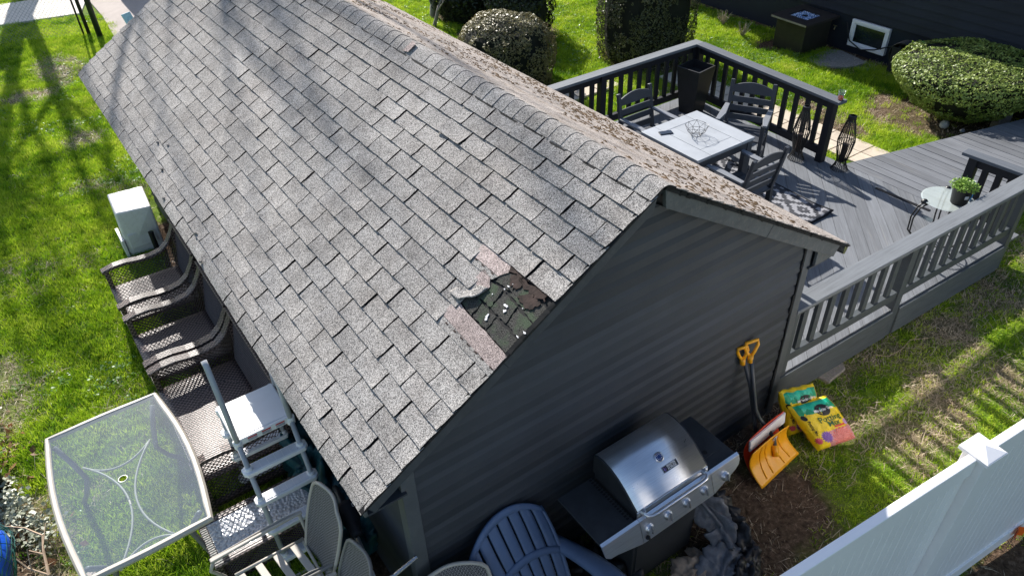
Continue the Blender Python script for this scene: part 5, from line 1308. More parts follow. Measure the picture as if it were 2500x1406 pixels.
# ------------------------------------------------------------------ sling chairs
def sling(label, loc, rz, frame, h=.98, slats=False):
    t = thing("sling_patio_chair", label, "chair", loc, rz)     # local: faces -x, back at +x
    W2 = .25
    bk = lambda v: (-.02 + .2 * v, .40 + (h - .4) * v)
    def panel(u, v):
        x_, z_ = bk(v); w_ = W2 * (.8 + .22 * math.sin(min(1, v * 1.25) * 2.2)) * (1 if v < .82 else math.sqrt(max(0.05, 1 - ((v - .82) / .22) ** 2)))
        return (x_ + .03 * math.sin(3.14 * u), (u - .5) * 2 * w_ * .93, z_)
    MB().grid(panel, 10, 16).build("back_sling", M['mesh_fabric'], t, local=True, smooth=True, solid=.005)
    rim = [panel(0, k / 16) for k in range(17)] + [panel(k / 8, 1) for k in range(1, 8)] + [panel(1, 1 - k / 16) for k in range(17)]
    MB().tube(rim, .013, 7).build("back_frame", frame, t, local=True, smooth=True)
    if slats:
        for k in range(4): MB().box((-.44 + k * .125, 0, .425), (.05, .46, .012), (0, 0, .12)).build("seat_slat", frame, t, local=True, bevel=.003)
    else: MB().grid(lambda u, v: (-.5 + .48 * u, (v - .5) * .44, .42 - .03 * math.sin(3.14 * u)), 8, 4).build("seat_sling", M['mesh_fabric'], t, local=True, solid=.005)
    for s_ in (-1, 1):
        y_ = s_ * .27
        MB().tube([(-.02, y_ * .9, .42), (-.5, y_ * .9, .43)], .012, 7).build("seat_rail", frame, t, local=True, smooth=True)
        MB().prism([(-.6, -.018), (-.6, .018), (-.1, .02), (.04, .012), (.04, -.012), (-.1, -.02)], lambda a, b_, t_: (a, y_ * 1.06 + b_, .62 + .03 * math.sin((a + .6) * 4.5) + t_), 0, .02).build("armrest", frame, t, local=True, bevel=.006)
        MB().tube([(-.58, y_ * 1.06, .625), (-.62, y_ * 1.06, .54), (-.56, y_ * 1.06, .42), (-.5, y_ * 1.06, .2), (-.54, y_ * 1.06, 0.012), (.1, y_ * 1.06, .012), (.03, y_ * 1.06, .4), (.02, y_ * 1.06, .62)], .013, 7).build("leg_frame", frame, t, local=True, smooth=True)
    for x_ in (-.48, -.02): MB().tube([(x_, -.26, .41), (x_, .26, .41)], .011, 7).build("cross_bar", frame, t, local=True)
    return t
M['sling_frame'] = M['cream_metal']
sling("grey mesh patio chair with a curved pale armrest below the pool ladder", (-2.16, .66, 0), 0, M['sling_frame'], 1.0, True)
sling("second grey mesh patio chair cut off by the bottom edge beside the bicycle", (-2.17, .16, 0), math.radians(-4), M['taupe_metal'], .96)
t_ = sling("cream framed mesh patio chair whose top corner shows left of the blue chair", (-1.62, -.34, 0), math.radians(75), M['sling_frame'], .86)
# ------------------------------------------------------------------ bicycle
bi = thing("bicycle", "bicycle with a black saddle wedged between the patio chairs and the shed corner", "bicycle", (-1.93, .35, 0), math.radians(82))
for x_ in (-.52, .52):
    MB().tube([(x_ + .31 * math.cos(6.283 * k / 36), 0, .31 + .31 * math.sin(6.283 * k / 36)) for k in range(36)], .022, 8, True).build("wheel", M['black_plastic'], bi, local=True, smooth=True)
    sp = MB()
    for k in range(20): a = 6.283 * k / 20; sp.tube([(x_ + .03 * math.cos(a + .3), 0, .31 + .03 * math.sin(a + .3)), (x_ + .29 * math.cos(a), 0, .31 + .29 * math.sin(a))], .0015, 3)
    sp.build("spokes", M['aluminium'], bi, local=True)
fr = MB(); BBk, ST_, HT = (.02, 0, .3), (.17, 0, .72), (-.4, 0, .74)
wm = simple("white_bicycle_frame", (.6, .65, .7), .3)
for a, b_, r_ in ((BBk, ST_, .017), (ST_, HT, .017), (BBk, HT, .02), (BBk, (.52, 0, .31), .011), (ST_, (.52, 0, .31), .009), ((-.38, 0, .8), (-.52, 0, .31), .013)): fr.tube([a, b_], r_, 8)
fr.build("bicycle_frame", wm, bi, local=True, smooth=True)
MB().tube([ST_, (.2, 0, .82)], .013, 8).build("seat_post", M['aluminium'], bi, local=True)
sa = MB()
def sad(u, v):
    w_ = .02 + .075 * (u ** 1.8); return (.05 + .28 * u, (v - .5) * 2 * w_, .86 - .045 * abs(v - .5) ** 2 * 8 * (.3 + u * .5) - .012 * math.sin(3.14 * u))
sa.grid(sad, 12, 8); sa = sa.build("saddle", M['dark_cloth'], bi, local=True, smooth=True, solid=.03)
MB().tube([(-.36, -.26, .98), (-.4, -.1, .96), (-.4, .1, .96), (-.36, .26, .98)], .012, 8).tube([(-.4, 0, .78), (-.4, 0, .96)], .013, 8).build("handlebar", M['aluminium'], bi, local=True)
def text(s_, size, m, parent, fn, name="lettering", spacing=1.0, bold=0.0):
    cu = bpy.data.curves.new(name, 'FONT'); cu.body = s_; cu.size = size; cu.align_x = 'CENTER'; cu.align_y = 'CENTER'; cu.space_character = spacing; cu.offset = bold; cu.resolution_u = 3
    o = bpy.data.objects.new(name, cu); COL.objects.link(o); bpy.context.view_layer.update()
    me = bpy.data.meshes.new_from_object(o.evaluated_get(bpy.context.evaluated_depsgraph_get())); bpy.data.objects.remove(o)
    b = bmesh.new(); b.from_mesh(me); bmesh.ops.triangulate(b, faces=b.faces); 
    for _ in range(1): bmesh.ops.subdivide_edges(b, edges=[e for e in b.edges if e.calc_length() > size * .25], cuts=1)
    off = wloc(parent) if parent else Vector((0, 0, 0))
    for v in b.verts: v.co = Vector(fn(v.co.x, v.co.y)) - off
    b.to_mesh(me); b.free(); me.materials.clear(); me.materials.append(m)
    o = bpy.data.objects.new(name, me); COL.objects.link(o)
    if parent: o.parent = parent
    return o
wht = simple("white_print", (.8, .8, .8), .5, var=.02); blk = simple("black_print", (.012, .012, .014), .5, var=.05)
Tm = text("CB", .035, wht, None, lambda x_, y_: (.29 + y_ * .8, -.075 - .0 + x_ * .0 - .002, .83 + x_ * .0)) if False else None
ct = text("CB", .04, wht, None, lambda x_, y_: (.27 + x_ * .7, -.045 + y_ * .7, .893 - .02)); ct.parent = sa
# ------------------------------------------------------------------ blue adirondack chair
ad = thing("adirondack_chair", "faded blue plastic slatted garden chair against the shed wall", "chair", (-1.1, -.36, 0), math.radians(6))
def bkp(u, v):    # u across, v up; slatted fan back
    w_ = .22 + .09 * math.sin(v * 1.9); top = .93 - .16 * (abs(u - .5) * 2) ** 2.2
    z_ = .3 + (top - .3) * v; return ((u - .5) * 2 * w_, -.1 + .42 * v - .06 * (abs(u - .5) * 2) ** 2, z_)
ns = 7
for k in range(ns):
    a, c_ = k / ns + .012, (k + 1) / ns - .012
    MB().grid(lambda u, v: bkp(a + (c_ - a) * u, v), 3, 14).build("back_slat", M['blue_plastic'], ad, local=True, smooth=True, solid=.014)
for (v0, v1) in ((.93, 1.0), (.46, .53), (.0, .08)):
    MB().grid(lambda u, v: tuple(Vector(bkp(u, v0 + (v1 - v0) * v)) + Vector((0, -.003, .004))), 24, 2).build("back_band", M['blue_plastic'], ad, local=True, smooth=True, solid=.02)
for s_ in (-1, 1):
    MB().tube([bkp(.5 + .5 * s_, v / 14) for v in range(15)], .016, 7).build("back_edge", M['blue_plastic'], ad, local=True, smooth=True)
    def arm(u, v): 
        x_ = s_ * (.3 + .1 * math.sin(min(1, u * 1.2) * 3.14 * .6)) ; w_ = .05 + .035 * u
        return (x_ + (v - .5) * 2 * w_, .14 - .68 * u, .56 - .02 * u - .035 * (abs(v - .5) * 2) ** 3)
    MB().grid(arm, 12, 8).build("armrest", M['blue_plastic'], ad, local=True, smooth=True, solid=.02)
    MB().bar((s_ * .38, -.5, 0), (s_ * .38, -.48, .52), .05, .1, (0, 1, 0)).build("front_leg", M['blue_plastic'], ad, local=True, bevel=.01)
    MB().bar((s_ * .3, -.5, .36), (s_ * .27, .25, .02), .04, .09).build("side_rail", M['blue_plastic'], ad, local=True, bevel=.01)
for k in range(7):
    MB().box((0, -.52 + k * .075, .37 - k * .02), (.5, .062, .018), (.2, 0, 0)).build("seat_slat", M['blue_plastic'], ad, local=True, bevel=.004)
# ------------------------------------------------------------------ grill
gr = thing("gas_grill", "stainless steel gas grill with side shelves standing by the shed wall", "grill", (-.12, -.4, 0))
gx0, gx1 = -.44, .2
M['grill_dark'] = simple("grill_dark_enamel", (.03, .034, .04), .45, var=.25, scale=10, bump=.05)
M['cab'] = simple("grill_cabinet_paint", (.05, .054, .058), .55, var=.12, scale=5)
def xprism(name, prof, a, b_, m, parent, bevel=.0, smooth=False): return MB().prism(prof, lambda p, q, t_: (t_, p, q), a, b_).build(name, m, parent, bevel=bevel, smooth=smooth)
hoodp = [(-.15, .93), (-.15, 1.09), (-.18, 1.11), (-.24, 1.118), (-.31, 1.11), (-.38, 1.085), (-.44, 1.05), (-.5, 1.005), (-.55, .965), (-.575, .945), (-.57, .93)]
b = MB()
b.grid(lambda u, v: (gx0 + .012 + (gx1 - gx0 - .024) * u, *[np.interp(v, np.linspace(0, 1, 25), [np.interp(k / 24, np.linspace(0, 1, 10), [h[j] for h in hoodp[:10]]) for k in range(25)]) for j in (0, 1)]), 2, 40)
hood = b.build("lid", M['steel'], gr, smooth=True, solid=.006)
for a in (gx0, gx1 - .014): xprism("lid_end_cap", hoodp, a, a + .014, M['grill_dark'], hood, .002)
xprism("lid_front_strip", [(-.572, .943), (-.58, .94), (-.585, .885), (-.577, .885)], gx0 + .005, gx1 - .005, M['steel'], hood)
MB().tube([(gx0 + .05, -.58, .935), (gx0 + .05, -.605, .93), (gx0 + .056, -.625, .927), (gx0 + .08, -.64, .926), (gx0 + .12, -.644, .925), (gx1 - .12, -.644, .925), (gx1 - .08, -.64, .926), (gx1 - .056, -.625, .927), (gx1 - .05, -.605, .93), (gx1 - .05, -.58, .935)], .0125, 12).build("lid_handle", M['steel'], hood, smooth=True)
for x_ in (gx0 + .05, gx1 - .05): MB().lathe([(.019, -.012), (.019, .012)], (x_, -.59, .932), 14, Euler((math.pi / 2, 0, 0)).to_matrix().to_4x4()).build("handle_collar", M['steel'], hood)
# gauge and badge on the lid
def hoodpt(x_, s_, o=0.0):     # s_ along profile
    ln = [0]; 
    for i in range(1, 10): ln.append(ln[-1] + math.hypot(hoodp[i][0] - hoodp[i - 1][0], hoodp[i][1] - hoodp[i - 1][1]))
    y_ = np.interp(s_, ln, [h[0] for h in hoodp[:10]]); z_ = np.interp(s_, ln, [h[1] for h in hoodp[:10]])
    y2 = np.interp(s_ + .01, ln, [h[0] for h in hoodp[:10]]); z2 = np.interp(s_ + .01, ln, [h[1] for h in hoodp[:10]]); d = Vector((0, y2 - y_, z2 - z_)).normalized(); n__ = Vector((0, d.z, -d.y))
    return Vector((x_, y_, z_)) + n__ * -o if n__.z < 0 else Vector((x_, y_, z_)) + n__ * o
SG = .16 + .03 + .06 + .07 + .075 + .03
ga = MB(); c0 = hoodpt(-.1, SG, .004); nv_ = (hoodpt(-.1, SG, .02) - hoodpt(-.1, SG, 0)).normalized(); Mg = nv_.to_track_quat('Z', 'Y').to_matrix().to_4x4()
gg = MB().lathe([(0, 0), (.034, 0), (.034, .008), (.028, .012), (.025, .009)], c0, 24, Mg, cap=False).build("temperature_gauge", M['steel'], hood, smooth=False)
MB().lathe([(0, .0095), (.0255, .0095)], c0, 24, Mg, cap=False).build("gauge_face", simple("gauge_blue", (.02, .05, .2), .2), gg)
tk = MB()
for k in range(10): a = 6.283 * k / 10; tk.add([c0 + Mg @ Vector((r_ * math.cos(a + d_), r_ * math.sin(a + d_), .0105)) for r_, d_ in ((.014, -.1), (.021, -.08), (.021, .08), (.014, .1))], [(0, 1, 2, 3)])
tk.build("gauge_marks", wht, gg)
bdp = MB(); s0 = SG + .085; w2, h2 = .066, .022
def bp(x_, y_, o=.004): return hoodpt(-.06 + x_, s0 - y_, o)
b = MB(); b.grid(lambda u, v: bp((u - .5) * 2 * w2, (v - .5) * 2 * h2), 2, 4); bd_ = b.build("badge", blk, hood, solid=.002)
b = MB()
for (xa, xb, ya, yb) in ((-w2, w2, h2 - .003, h2), (-w2, w2, -h2, -h2 + .003), (-w2, -w2 + .003, -h2, h2), (w2 - .003, w2, -h2, h2)): b.grid(lambda u, v: bp(xa + (xb - xa) * u, ya + (yb - ya) * v, .0065), 1, 2)
b.build("badge_border", M['aluminium'], bd_)
text("MASTER", .021, wht, bd_, lambda x_, y_: bp(.012 + x_, .009 + y_, .0068), bold=.0006)
text("FORGE", .021, wht, bd_, lambda x_, y_: bp(.012 + x_ * 1.12, -.009 + y_, .0068), bold=.0006)
b = MB()
for (xa, ya, xb, yb) in ((-.058, .012, -.047, .0), (-.036, .012, -.047, .0), (-.058, .0, -.047, -.012), (-.036, .0, -.047, -.012)): b.add([bp(xa, ya, .0068), bp(xa + .004, ya + .002, .0068), bp(xb + .004, yb, .0068), bp(xb, yb - .003, .0068)], [(0, 1, 2, 3)])
b.build("badge_emblem", simple("violet_print", (.2, .15, .5), .4), bd_)
# firebox, shelves, panel
MB().b2((gx0 + .01, -.565, .75), (gx1 - .01, -.16, .925)).build("firebox", M['grill_dark'], gr)
def shelf(xa, xb, nm):
    s_ = MB().b2((xa, -.585, .868), (xb, -.16, .888)).build(nm, M['grill_dark'], gr, bevel=.004); return s_
sl = shelf(-.745, gx0 - .012, "left_shelf"); sr = shelf(gx1 + .012, .47, "right_shelf")
MB().b2((gx1 + .06, -.5, .889), (.43, -.2, .894)).build("side_burner_lid", M['grill_dark'], sr, bevel=.003); MB().lathe([(.0, .8945), (.018, .8945)], (gx1 + .1, -.46, 0), 14, cap=False).build("lid_hole", M['asphalt_edge'], sr)
b = MB()
for k in range(17): b.b2((gx0 - .05, -.55 + k * .023, .8885), (gx0 - .03, -.55 + k * .023 + .014, .8895)); b.b2((gx0 - .024, -.55 + k * .023 + .004, .8885), (gx0 - .014, -.55 + k * .023 + .016, .8895))
b.build("vent_slots", M['asphalt_edge'], sl)
for (xa, xb, nm, poly) in ((gx0 + .001, gx1 - .001, "control_panel", None), (-.75, gx0 - .002, "left_fascia", 'L'), (gx1 + .002, .475, "right_fascia", 'R')):
    T0, T1, B0 = Vector((0, -.588, .9)), Vector((0, -.61, .893)), Vector((0, -.671, .736))
    fd = (B0 - T1)
    def fp_(x_, v): q = T1 + fd * v; return (x_, q.y, q.z)
    if poly is None: pg = [(xa, 0), (xb, 0), (xb, 1), (xa, 1)]
    elif poly == 'L': pg = [(xa, 0), (xb, 0), (xb, 1), (xa + .1, .72), (xa + .045, .69), (xa + .012, .55)]
    else: pg = [(xa, 0), (xb, 0), (xb - .0, .25), (xb - .015, .42), (xb - .05, .55), (xa, 1)]
    b = MB(); b.prism(pg, lambda p, q, t_: tuple(Vector(fp_(p, q)) + Vector((0, .02 * t_, .004 * t_))), 0, 1); b.add([(xa, T0.y, T0.z), (xb, T0.y, T0.z), (xb, T1.y - .0, T1.z + .0005), (xa, T1.y, T1.z + .0005)], [(0, 1, 2, 3)])
    b.build(nm, M['steel'], gr, bevel=.002)
def knob(x_, v):
    q = Vector((x_, T1.y + fd.y * v, T1.z + fd.z * v)); nv2 = Vector((0, fd.z, -fd.y)).normalized(); nv2 = nv2 if nv2.y < 0 else -nv2
    K = nv2.to_track_quat('Z', 'Y').to_matrix().to_4x4()
    k_ = MB().lathe([(.0, .001), (.034, .001), (.034, .004), (.028, .010), (.025, .024), (.0, .026)], q, 20, K, cap=False).build("knob", M['steel'], gr, smooth=False)
    MB().add([q + K @ Vector(p) for p in ((-.006, -.026, .02), (.006, -.026, .02), (.006, .026, .02), (-.006, .026, .02), (-.004, -.026, .036), (.004, -.026, .036), (.004, .026, .036), (-.004, .026, .036))], [(0, 3, 2, 1), (4, 5, 6, 7), (0, 1, 5, 4), (1, 2, 6, 5), (2, 3, 7, 6), (3, 0, 4, 7)]).build("knob_grip", M['aluminium'], k_)
for x_ in (-.375, -.21, -.045, .12): knob(x_, .52)
knob(.32, .52)
MB().lathe([(.0, 0), (.016, 0), (.016, .01), (.011, .012), (.01, .02), (0, .021)], (gx0 + .035, -.66, .765), 14, Euler((math.radians(80), 0, 0)).to_matrix().to_4x4(), cap=False).build("igniter_button", M['black_plastic'], gr)
cb = MB().b2((gx0 + .03, -.56, .05), (gx1 - .02, -.18, .75)).build("cabinet", M['cab'], gr, bevel=.004)
MB().b2((gx0 + .055, -.568, .09), (gx1 - .045, -.561, .66)).build("cabinet_door", M['cab'], cb, bevel=.003)
for x_ in (gx0 + .06, gx1 - .05):
    for y_ in (-.5, -.22): MB().lathe([(.028, -.012), (.028, .012)], (x_, y_, .03), 12, Euler((0, math.pi / 2, 0)).to_matrix().to_4x4()).build("caster", M['black_plastic'], gr)
# crumpled covers around the grill
cloth("grill_cover", M['grey_tarp'], [(.23, -.42, .5), (.3, -.52, .4), (.36, -.66, .26), (.32, -.8, .14), (.16, -.9, .1), (-.02, -.95, .08), (-.2, -.98, .08)], (.05, .12), 5, "crumpled grey vinyl cover bunched around the right side of the grill", "grill cover", .55, 1.0)
cloth("black_grill_cover_edge", M['black_tarp'], [(.3, -.36, .42), (.4, -.5, .32), (.47, -.68, .18), (.42, -.88, .08), (.25, -1.02, .06), (.0, -1.08, .05)], (.06, .09), 9, "shiny black cover fabric spilling outside the grey grill cover", "cover", .4, 1.3)
cloth("beige_cloth", M['beige_cloth'], [(.16, -.72, .12), (.04, -.76, .14), (-.08, -.8, .12), (-.16, -.86, .08)], (.07, .09), 12, "crumpled beige cloth lying on the grass in front of the grill cabinet", "cloth", .6, .8)
cloth("black_folded_tarp", M['black_tarp'], [(-.66, -.16, .1), (-.6, -.28, .16), (-.52, -.4, .12), (-.46, -.55, .08), (-.42, -.7, .04)], (.12, .1), 15, "black folded tarp on the ground under the left side shelf of the grill", "tarp", .5, 1.0)
# ------------------------------------------------------------------ snow shovels
def shovel(label, blade, attach, pts, grip, mb, mg, sticker=False):
    t = thing("snow_shovel", label, "shovel", (attach[0], attach[1], 0))
    (a, b_, c_, d_) = [Vector(q) for q in blade]     # bottom left, bottom right, top right, top left
    nrm = (b_ - a).cross(d_ - a).normalized()
    if nrm.y > 0: nrm = -nrm
    def bl(u, v):
        p = a.lerp(b_, u).lerp(d_.lerp(c_, u), v); bow = -.09 * math.sin(math.pi * min(1, v * 1.0)) * .6; rib = .006 * max(0, math.cos((u - .5) * 40)) * (1 if abs(u - .5) < .3 else 0) * math.sin(math.pi * v)
        return p + nrm * (bow * 1.0 + rib + .05 * (1 - v) ** 2) + Vector((0, 0, .012 * math.sin(math.pi * u) * v * 2))
    b = MB(); b.grid(bl, 28, 12); bo = b.build("blade", mb, t, smooth=True, solid=.006)
    for u0 in (.25, .38, .62, .75):
        MB().tube([bl(.5 + (u0 - .5) * (1.3 - .5 * v), v) + nrm * .004 for v in (.08, .3, .5, .7, .88)], .006, 6).build("blade_rib", mb, bo, smooth=True)
    MB().tube(pts, .0165, 10).build("shaft", M['grip'], t, smooth=True)
    MB().tube([attach, Vector(attach) + (Vector(pts[-2]) - Vector(attach)).normalized() * .09], .024, 10).build("shaft_socket", mb, t, smooth=True)
    g0 = Vector(grip[0]); u_ = Vector(grip[1]) - g0; ax = Vector(grip[2]); q = [g0, g0 + u_ * .25 + ax * .25, g0 + u_ * .6 + ax * .55, g0 + u_ * 1.0 + ax * .5]
    MB().tube([g0, g0 + u_ * .3 + ax * .35, g0 + u_ * .7 + ax * .6, g0 + u_ + ax * .55, g0 + u_ - ax * .55, g0 + u_ * .7 - ax * .6, g0 + u_ * .3 - ax * .35, g0], .0135, 8).build("d_grip", mg, t, smooth=True)
    MB().tube([g0 - u_ * .35, g0 + u_ * .12], .023, 10).build("grip_socket", mg, t, smooth=True)
    if sticker:
        MB().grid(lambda u, v: bl(.56 + .09 * u, .8 + .13 * v) + nrm * .012, 3, 3).build("sticker", wht, bo)
        MB().grid(lambda u, v: bl(.575 + .06 * u, .82 + .05 * v) + nrm * .0135, 2, 2).build("sticker_print", simple("sticker_blue", (.1, .15, .3), .5), bo)
    return t
shovel("orange yellow snow shovel leaning on the dark shed wall in front of the red one", [(1.0, -.5, .015), (1.52, -.44, .015), (1.47, -.37, .31), (.99, -.4, .32)], (1.27, -.44, .13),
       [(1.185, -.075, 1.0), (1.20, -.15, .7), (1.215, -.2, .5), (1.24, -.235, .42), (1.3, -.3, .3), (1.315, -.36, .24), (1.285, -.42, .14)], [(1.185, -.07, 1.0), (1.2, -.045, 1.13), (.085, -.03, .01)], M['yellow_plastic'], M['yellow_plastic'], True)
shovel("red and white snow shovel standing behind the orange yellow one", [(1.03, -.38, .02), (1.5, -.32, .02), (1.51, -.27, .36), (1.03, -.32, .38)], (1.22, -.3, .14),
       [(1.14, -.05, .98), (1.2, -.12, .7), (1.23, -.19, .4), (1.235, -.26, .2)], [(1.13, -.045, .98), (1.12, -.03, 1.1), (.07, -.02, .0)], M['red_plastic'], M['yellow_plastic'])
MB().add([(1.03, -.33, .375), (1.51, -.28, .355), (1.51, -.295, .25), (1.03, -.345, .27)], [(0, 1, 2, 3)]).build("blade_edge", M['white_plastic'], [o for o in bpy.data.objects if o.name.startswith("snow_shovel")][-1], solid=.014)
# ------------------------------------------------------------------ potting mix bags
def bagmat(name):
    t = NT(name); uv = t.sep(t.uv); u, v = uv[0], uv[1]
    n = t.noise(t.uv, 6, 3, .6); wob = t.math('MULTIPLY_ADD', n, .25, -.12)
    yel = (0.95, 0.66, 0.01)
    col = t.mix(t.math('GREATER_THAN', t.math('ADD', v, wob), .76), yel, (0.0, .33, .16))
    col = t.mix(t.math('MULTIPLY', t.math('GREATER_THAN', t.math('ADD', v, t.math('MULTIPLY', wob, 2)), .84), t.math('LESS_THAN', t.math('ABSOLUTE', t.math('SUBTRACT', u, .5)), .32)), col, (.02, .52, .33))
    col = t.mix(t.math('GREATER_THAN', v, .965), col, yel); col = t.mix(t.math('GREATER_THAN', t.math('ABSOLUTE', t.math('SUBTRACT', u, .5)), .44), col, yel)
    # flowers at the bottom
    def flower(cu, cv, r_, c1, c2, pet, col):
        du = t.math('SUBTRACT', u, cu); dv = t.math('SUBTRACT', v, cv); a = t.math('ARCTAN2', dv, du); d = t.math('SQRT', t.math('ADD', t.math('MULTIPLY', du, du), t.math('MULTIPLY', dv, dv)))
        sw = t.math('MULTIPLY_ADD', t.math('ABSOLUTE', t.math('SINE', t.math('MULTIPLY', a, pet))), r_ * .3, r_ * .75); rings = t.math('ABSOLUTE', t.math('SINE', t.math('MULTIPLY_ADD', d, 60, t.math('MULTIPLY', a, pet))))
        return t.mix(t.math('LESS_THAN', d, sw), col, t.mix(rings, c1, c2))
    col = t.mix(t.math('MULTIPLY', t.math('LESS_THAN', v, .34), t.math('GREATER_THAN', u, .3)), col, (.75, .3, .3))
    col = flower(.66, .1, .26, (.75, .05, .04), (.8, .3, .27), 9, col); col = flower(.3, .24, .12, (.1, .03, .3), (.3, .12, .5), 7, col); col = flower(.1, .2, .07, (.5, .0, .05), (.7, .1, .15), 5, col); col = flower(.92, .42, .07, (.4, .12, .5), (.7, .4, .7), 6, col)
    t.col(col); t.set(rough=.3, spec=.55)
    w_ = t.noise(t.uv, 9, 5, .65, 1.2); t.bump(w_, .8, .02); return t.m
def bag(label, TL, TR, BR, BL, th, seed, twisted=False):
    t = thing("potting_mix_bag", label, "bag", ((BL[0] + BR[0]) / 2, (BL[1] + BR[1]) / 2, 0), 0, "yellow potting mix bags")
    TL, TR, BR, BL = [Vector(q) for q in (TL, TR, BR, BL)]; nrm = (BR - BL).cross(TL - BL).normalized()
    if nrm.z < 0: nrm = -nrm
    def S(u, v, side=1, o=0.0):
        p = BL.lerp(BR, u).lerp(TL.lerp(TR, u), v); e = (max(0, 1 - (abs(u - .5) * 2) ** 3.2) * max(0, 1 - (abs(v - .5) * 2) ** 3.2)) ** .42
        w_ = .012 * noise.noise(Vector((u * 7 + seed, v * 6, 0))) + .007 * noise.noise(Vector((u * 15, v * 13 + seed, 3))) + (.012 * math.sin(u * 22 + seed) * max(0, v - .8) / .2)
        q = p + nrm * (side * (th / 2) * e + th / 2 * .8 + w_ + o) ; q += (Vector((0, 0, 0)) if side > 0 else Vector()); 
        return Vector((q.x, q.y, max(.008, q.z)))
    b = MB(); nu, nv = 26, 26; uvs = []
    for side in (1, -1):
        for i in range(nu + 1):
            for j in range(nv + 1): b.v.append(tuple(S(i / nu, j / nv, side))); uvs.append((i / nu, j / nv))
    W_ = nv + 1; N_ = (nu + 1) * W_
    for s2 in (0, 1):
        for i in range(nu):
            for j in range(nv): a = s2 * N_ + i * W_ + j; b.f.append((a, a + W_, a + W_ + 1, a + 1))
    o = b.build("bag_body", bagmat("potting_bag_print"), t, smooth=True, uvs=uvs)
    LW = (BR - BL).length; LH = (TL - BL).length
    def mp(cu, cv): return lambda x_, y_: S(cu + x_ / LW, cv + y_ / LH, 1, .0035)
    cm = MB(); k_ = 26; cm.v.append(tuple(S(.58, .77, 1, .003))); cm.v += [tuple(S(.58 + .17 * math.cos(6.283 * k / k_) , .77 + .115 * LW / LH * 1.25 * math.sin(6.283 * k / k_), 1, .003)) for k in range(k_)]; cm.f = [(0, 1 + k, 1 + (k + 1) % k_) for k in range(k_)]
    cm.build("brand_circle", blk, t)
    text("Miracle-Gro", .036, wht, t, (lambda f_: (lambda x_, y_: f_(x_, y_) + nrm * .003))(mp(.59, .78)), bold=.0008)
    dg = simple("dark_green_print", (.02, .12, .03), .5)
    text("Potting", .072, dg, t, mp(.6, .58), bold=.001); text("Mix", .072, dg, t, mp(.62, .465), bold=.001)
    MB().grid(lambda u, v: S(.58 + .26 * u, .375 + .035 * v, 1, .003), 6, 2).build("red_banner", simple("red_print", (.7, .04, .03), .5), t)
    text("PREMIUM" if False else "feeds up to", .022, M['red_plastic'], t, mp(.72, .34)); 
    cm = MB(); cm.v.append(tuple(S(.1, .7, 1, .003))); cm.v += [tuple(S(.1 + .055 * math.cos(6.283 * k / k_), .7 + .055 * math.sin(6.283 * k / k_), 1, .003)) for k in range(k_)]; cm.f = [(0, 1 + k, 1 + (k + 1) % k_) for k in range(k_)]; cm.build("side_logo", blk, t)
    text("Potting Mix", .03, blk, t, (lambda f_: (lambda x_, y_: f_(y_, -x_)))(mp(.13, .47)), bold=.0005)
    return t
bag("yellow and green potting mix bag lying in front, tilted towards the grass", (1.58, -.2, .31), (1.96, -.31, .30), (2.02, -.63, .015), (1.65, -.53, .015), .17, 2)
bag("yellow and green potting mix bag standing behind against the deck skirt", (1.57, -.09, .43), (1.88, -.2, .43), (1.92, -.32, .02), (1.6, -.26, .02), .15, 7)
# ------------------------------------------------------------------ white vinyl fence
FD = Vector((1, -.09, 0)).normalized(); FO = Vector((.87, -1.775, 0)); FN = Vector((-FD.y, FD.x, 0))
fe = thing("white_vinyl_fence", "tall white vinyl privacy fence with a flat post cap at the right bottom corner", "fence", (FO.x, FO.y, 0))
def fpnt(s_, o, z_): q = FO + FD * s_ + FN * o; return (q.x, q.y, z_)
for s_ in (-2.3, 0, 2.35):
    MB().bar(fpnt(s_, 0, 0), fpnt(s_, 0, 1.76), .127, .127, tuple(FN)).build("fence_post", M['white_vinyl'], fe, bevel=.005)
    cp_ = MB(); 
    for r_, za, zb in ((.085, 1.76, 1.785),): cp_.bar(fpnt(s_, 0, za), fpnt(s_, 0, zb), r_ * 2, r_ * 2, tuple(FN))
    cp_.add([fpnt(s_ + a * .082, c_ * .082, 1.786) for a, c_ in ((-1, -1), (1, -1), (1, 1), (-1, 1))] + [fpnt(s_, 0, 1.815)], [(0, 1, 4), (1, 2, 4), (2, 3, 4), (3, 0, 4), (3, 2, 1, 0)])
    cp_.build("post_cap", M['white_vinyl'], fe, bevel=.003)
for (a, c_) in ((-2.235, -.065), (.065, 2.285)):
    MB().bar(fpnt(a, 0, 1.7), fpnt(c_, 0, 1.7), .05, .14).build("top_rail", M['white_vinyl'], fe, bevel=.005)
    MB().bar(fpnt(a, 0, .11), fpnt(c_, 0, .11), .05, .14).build("bottom_rail", M['white_vinyl'], fe, bevel=.005)
    n_ = round((c_ - a) / .148); st = (c_ - a) / n_
    for k in range(n_):
        s0 = a + st * k
        b = MB(); w3 = st - .001
        vs = []
        for z_ in (.17, 1.64):
            for (ds, o) in ((0.0, .006), (.0, -.006), (.006, -.011), (w3 / 2 - .004, -.011), (w3 / 2, -.007), (w3 / 2 + .004, -.011), (w3 - .006, -.011), (w3, -.006), (w3, .006), (w3 - .006, .011), (.006, .011)): vs.append(fpnt(s0 + ds, o, z_))
        m_ = 11; b.add(vs, [tuple(range(m_))[::-1], tuple(range(m_, 2 * m_))] + [(i, (i + 1) % m_, m_ + (i + 1) % m_, m_ + i) for i in range(m_)])
        b.build("plank", M['white_vinyl'], fe)
fl_ = thing("survey_flag", "small orange survey flag at the foot of the white fence", "flag", (2.07, -1.93, 0))
MB().tube([(0, 0, 0), (0, 0, .2)], .002, 4).build("wire_stake", M['grip'], fl_, local=True)
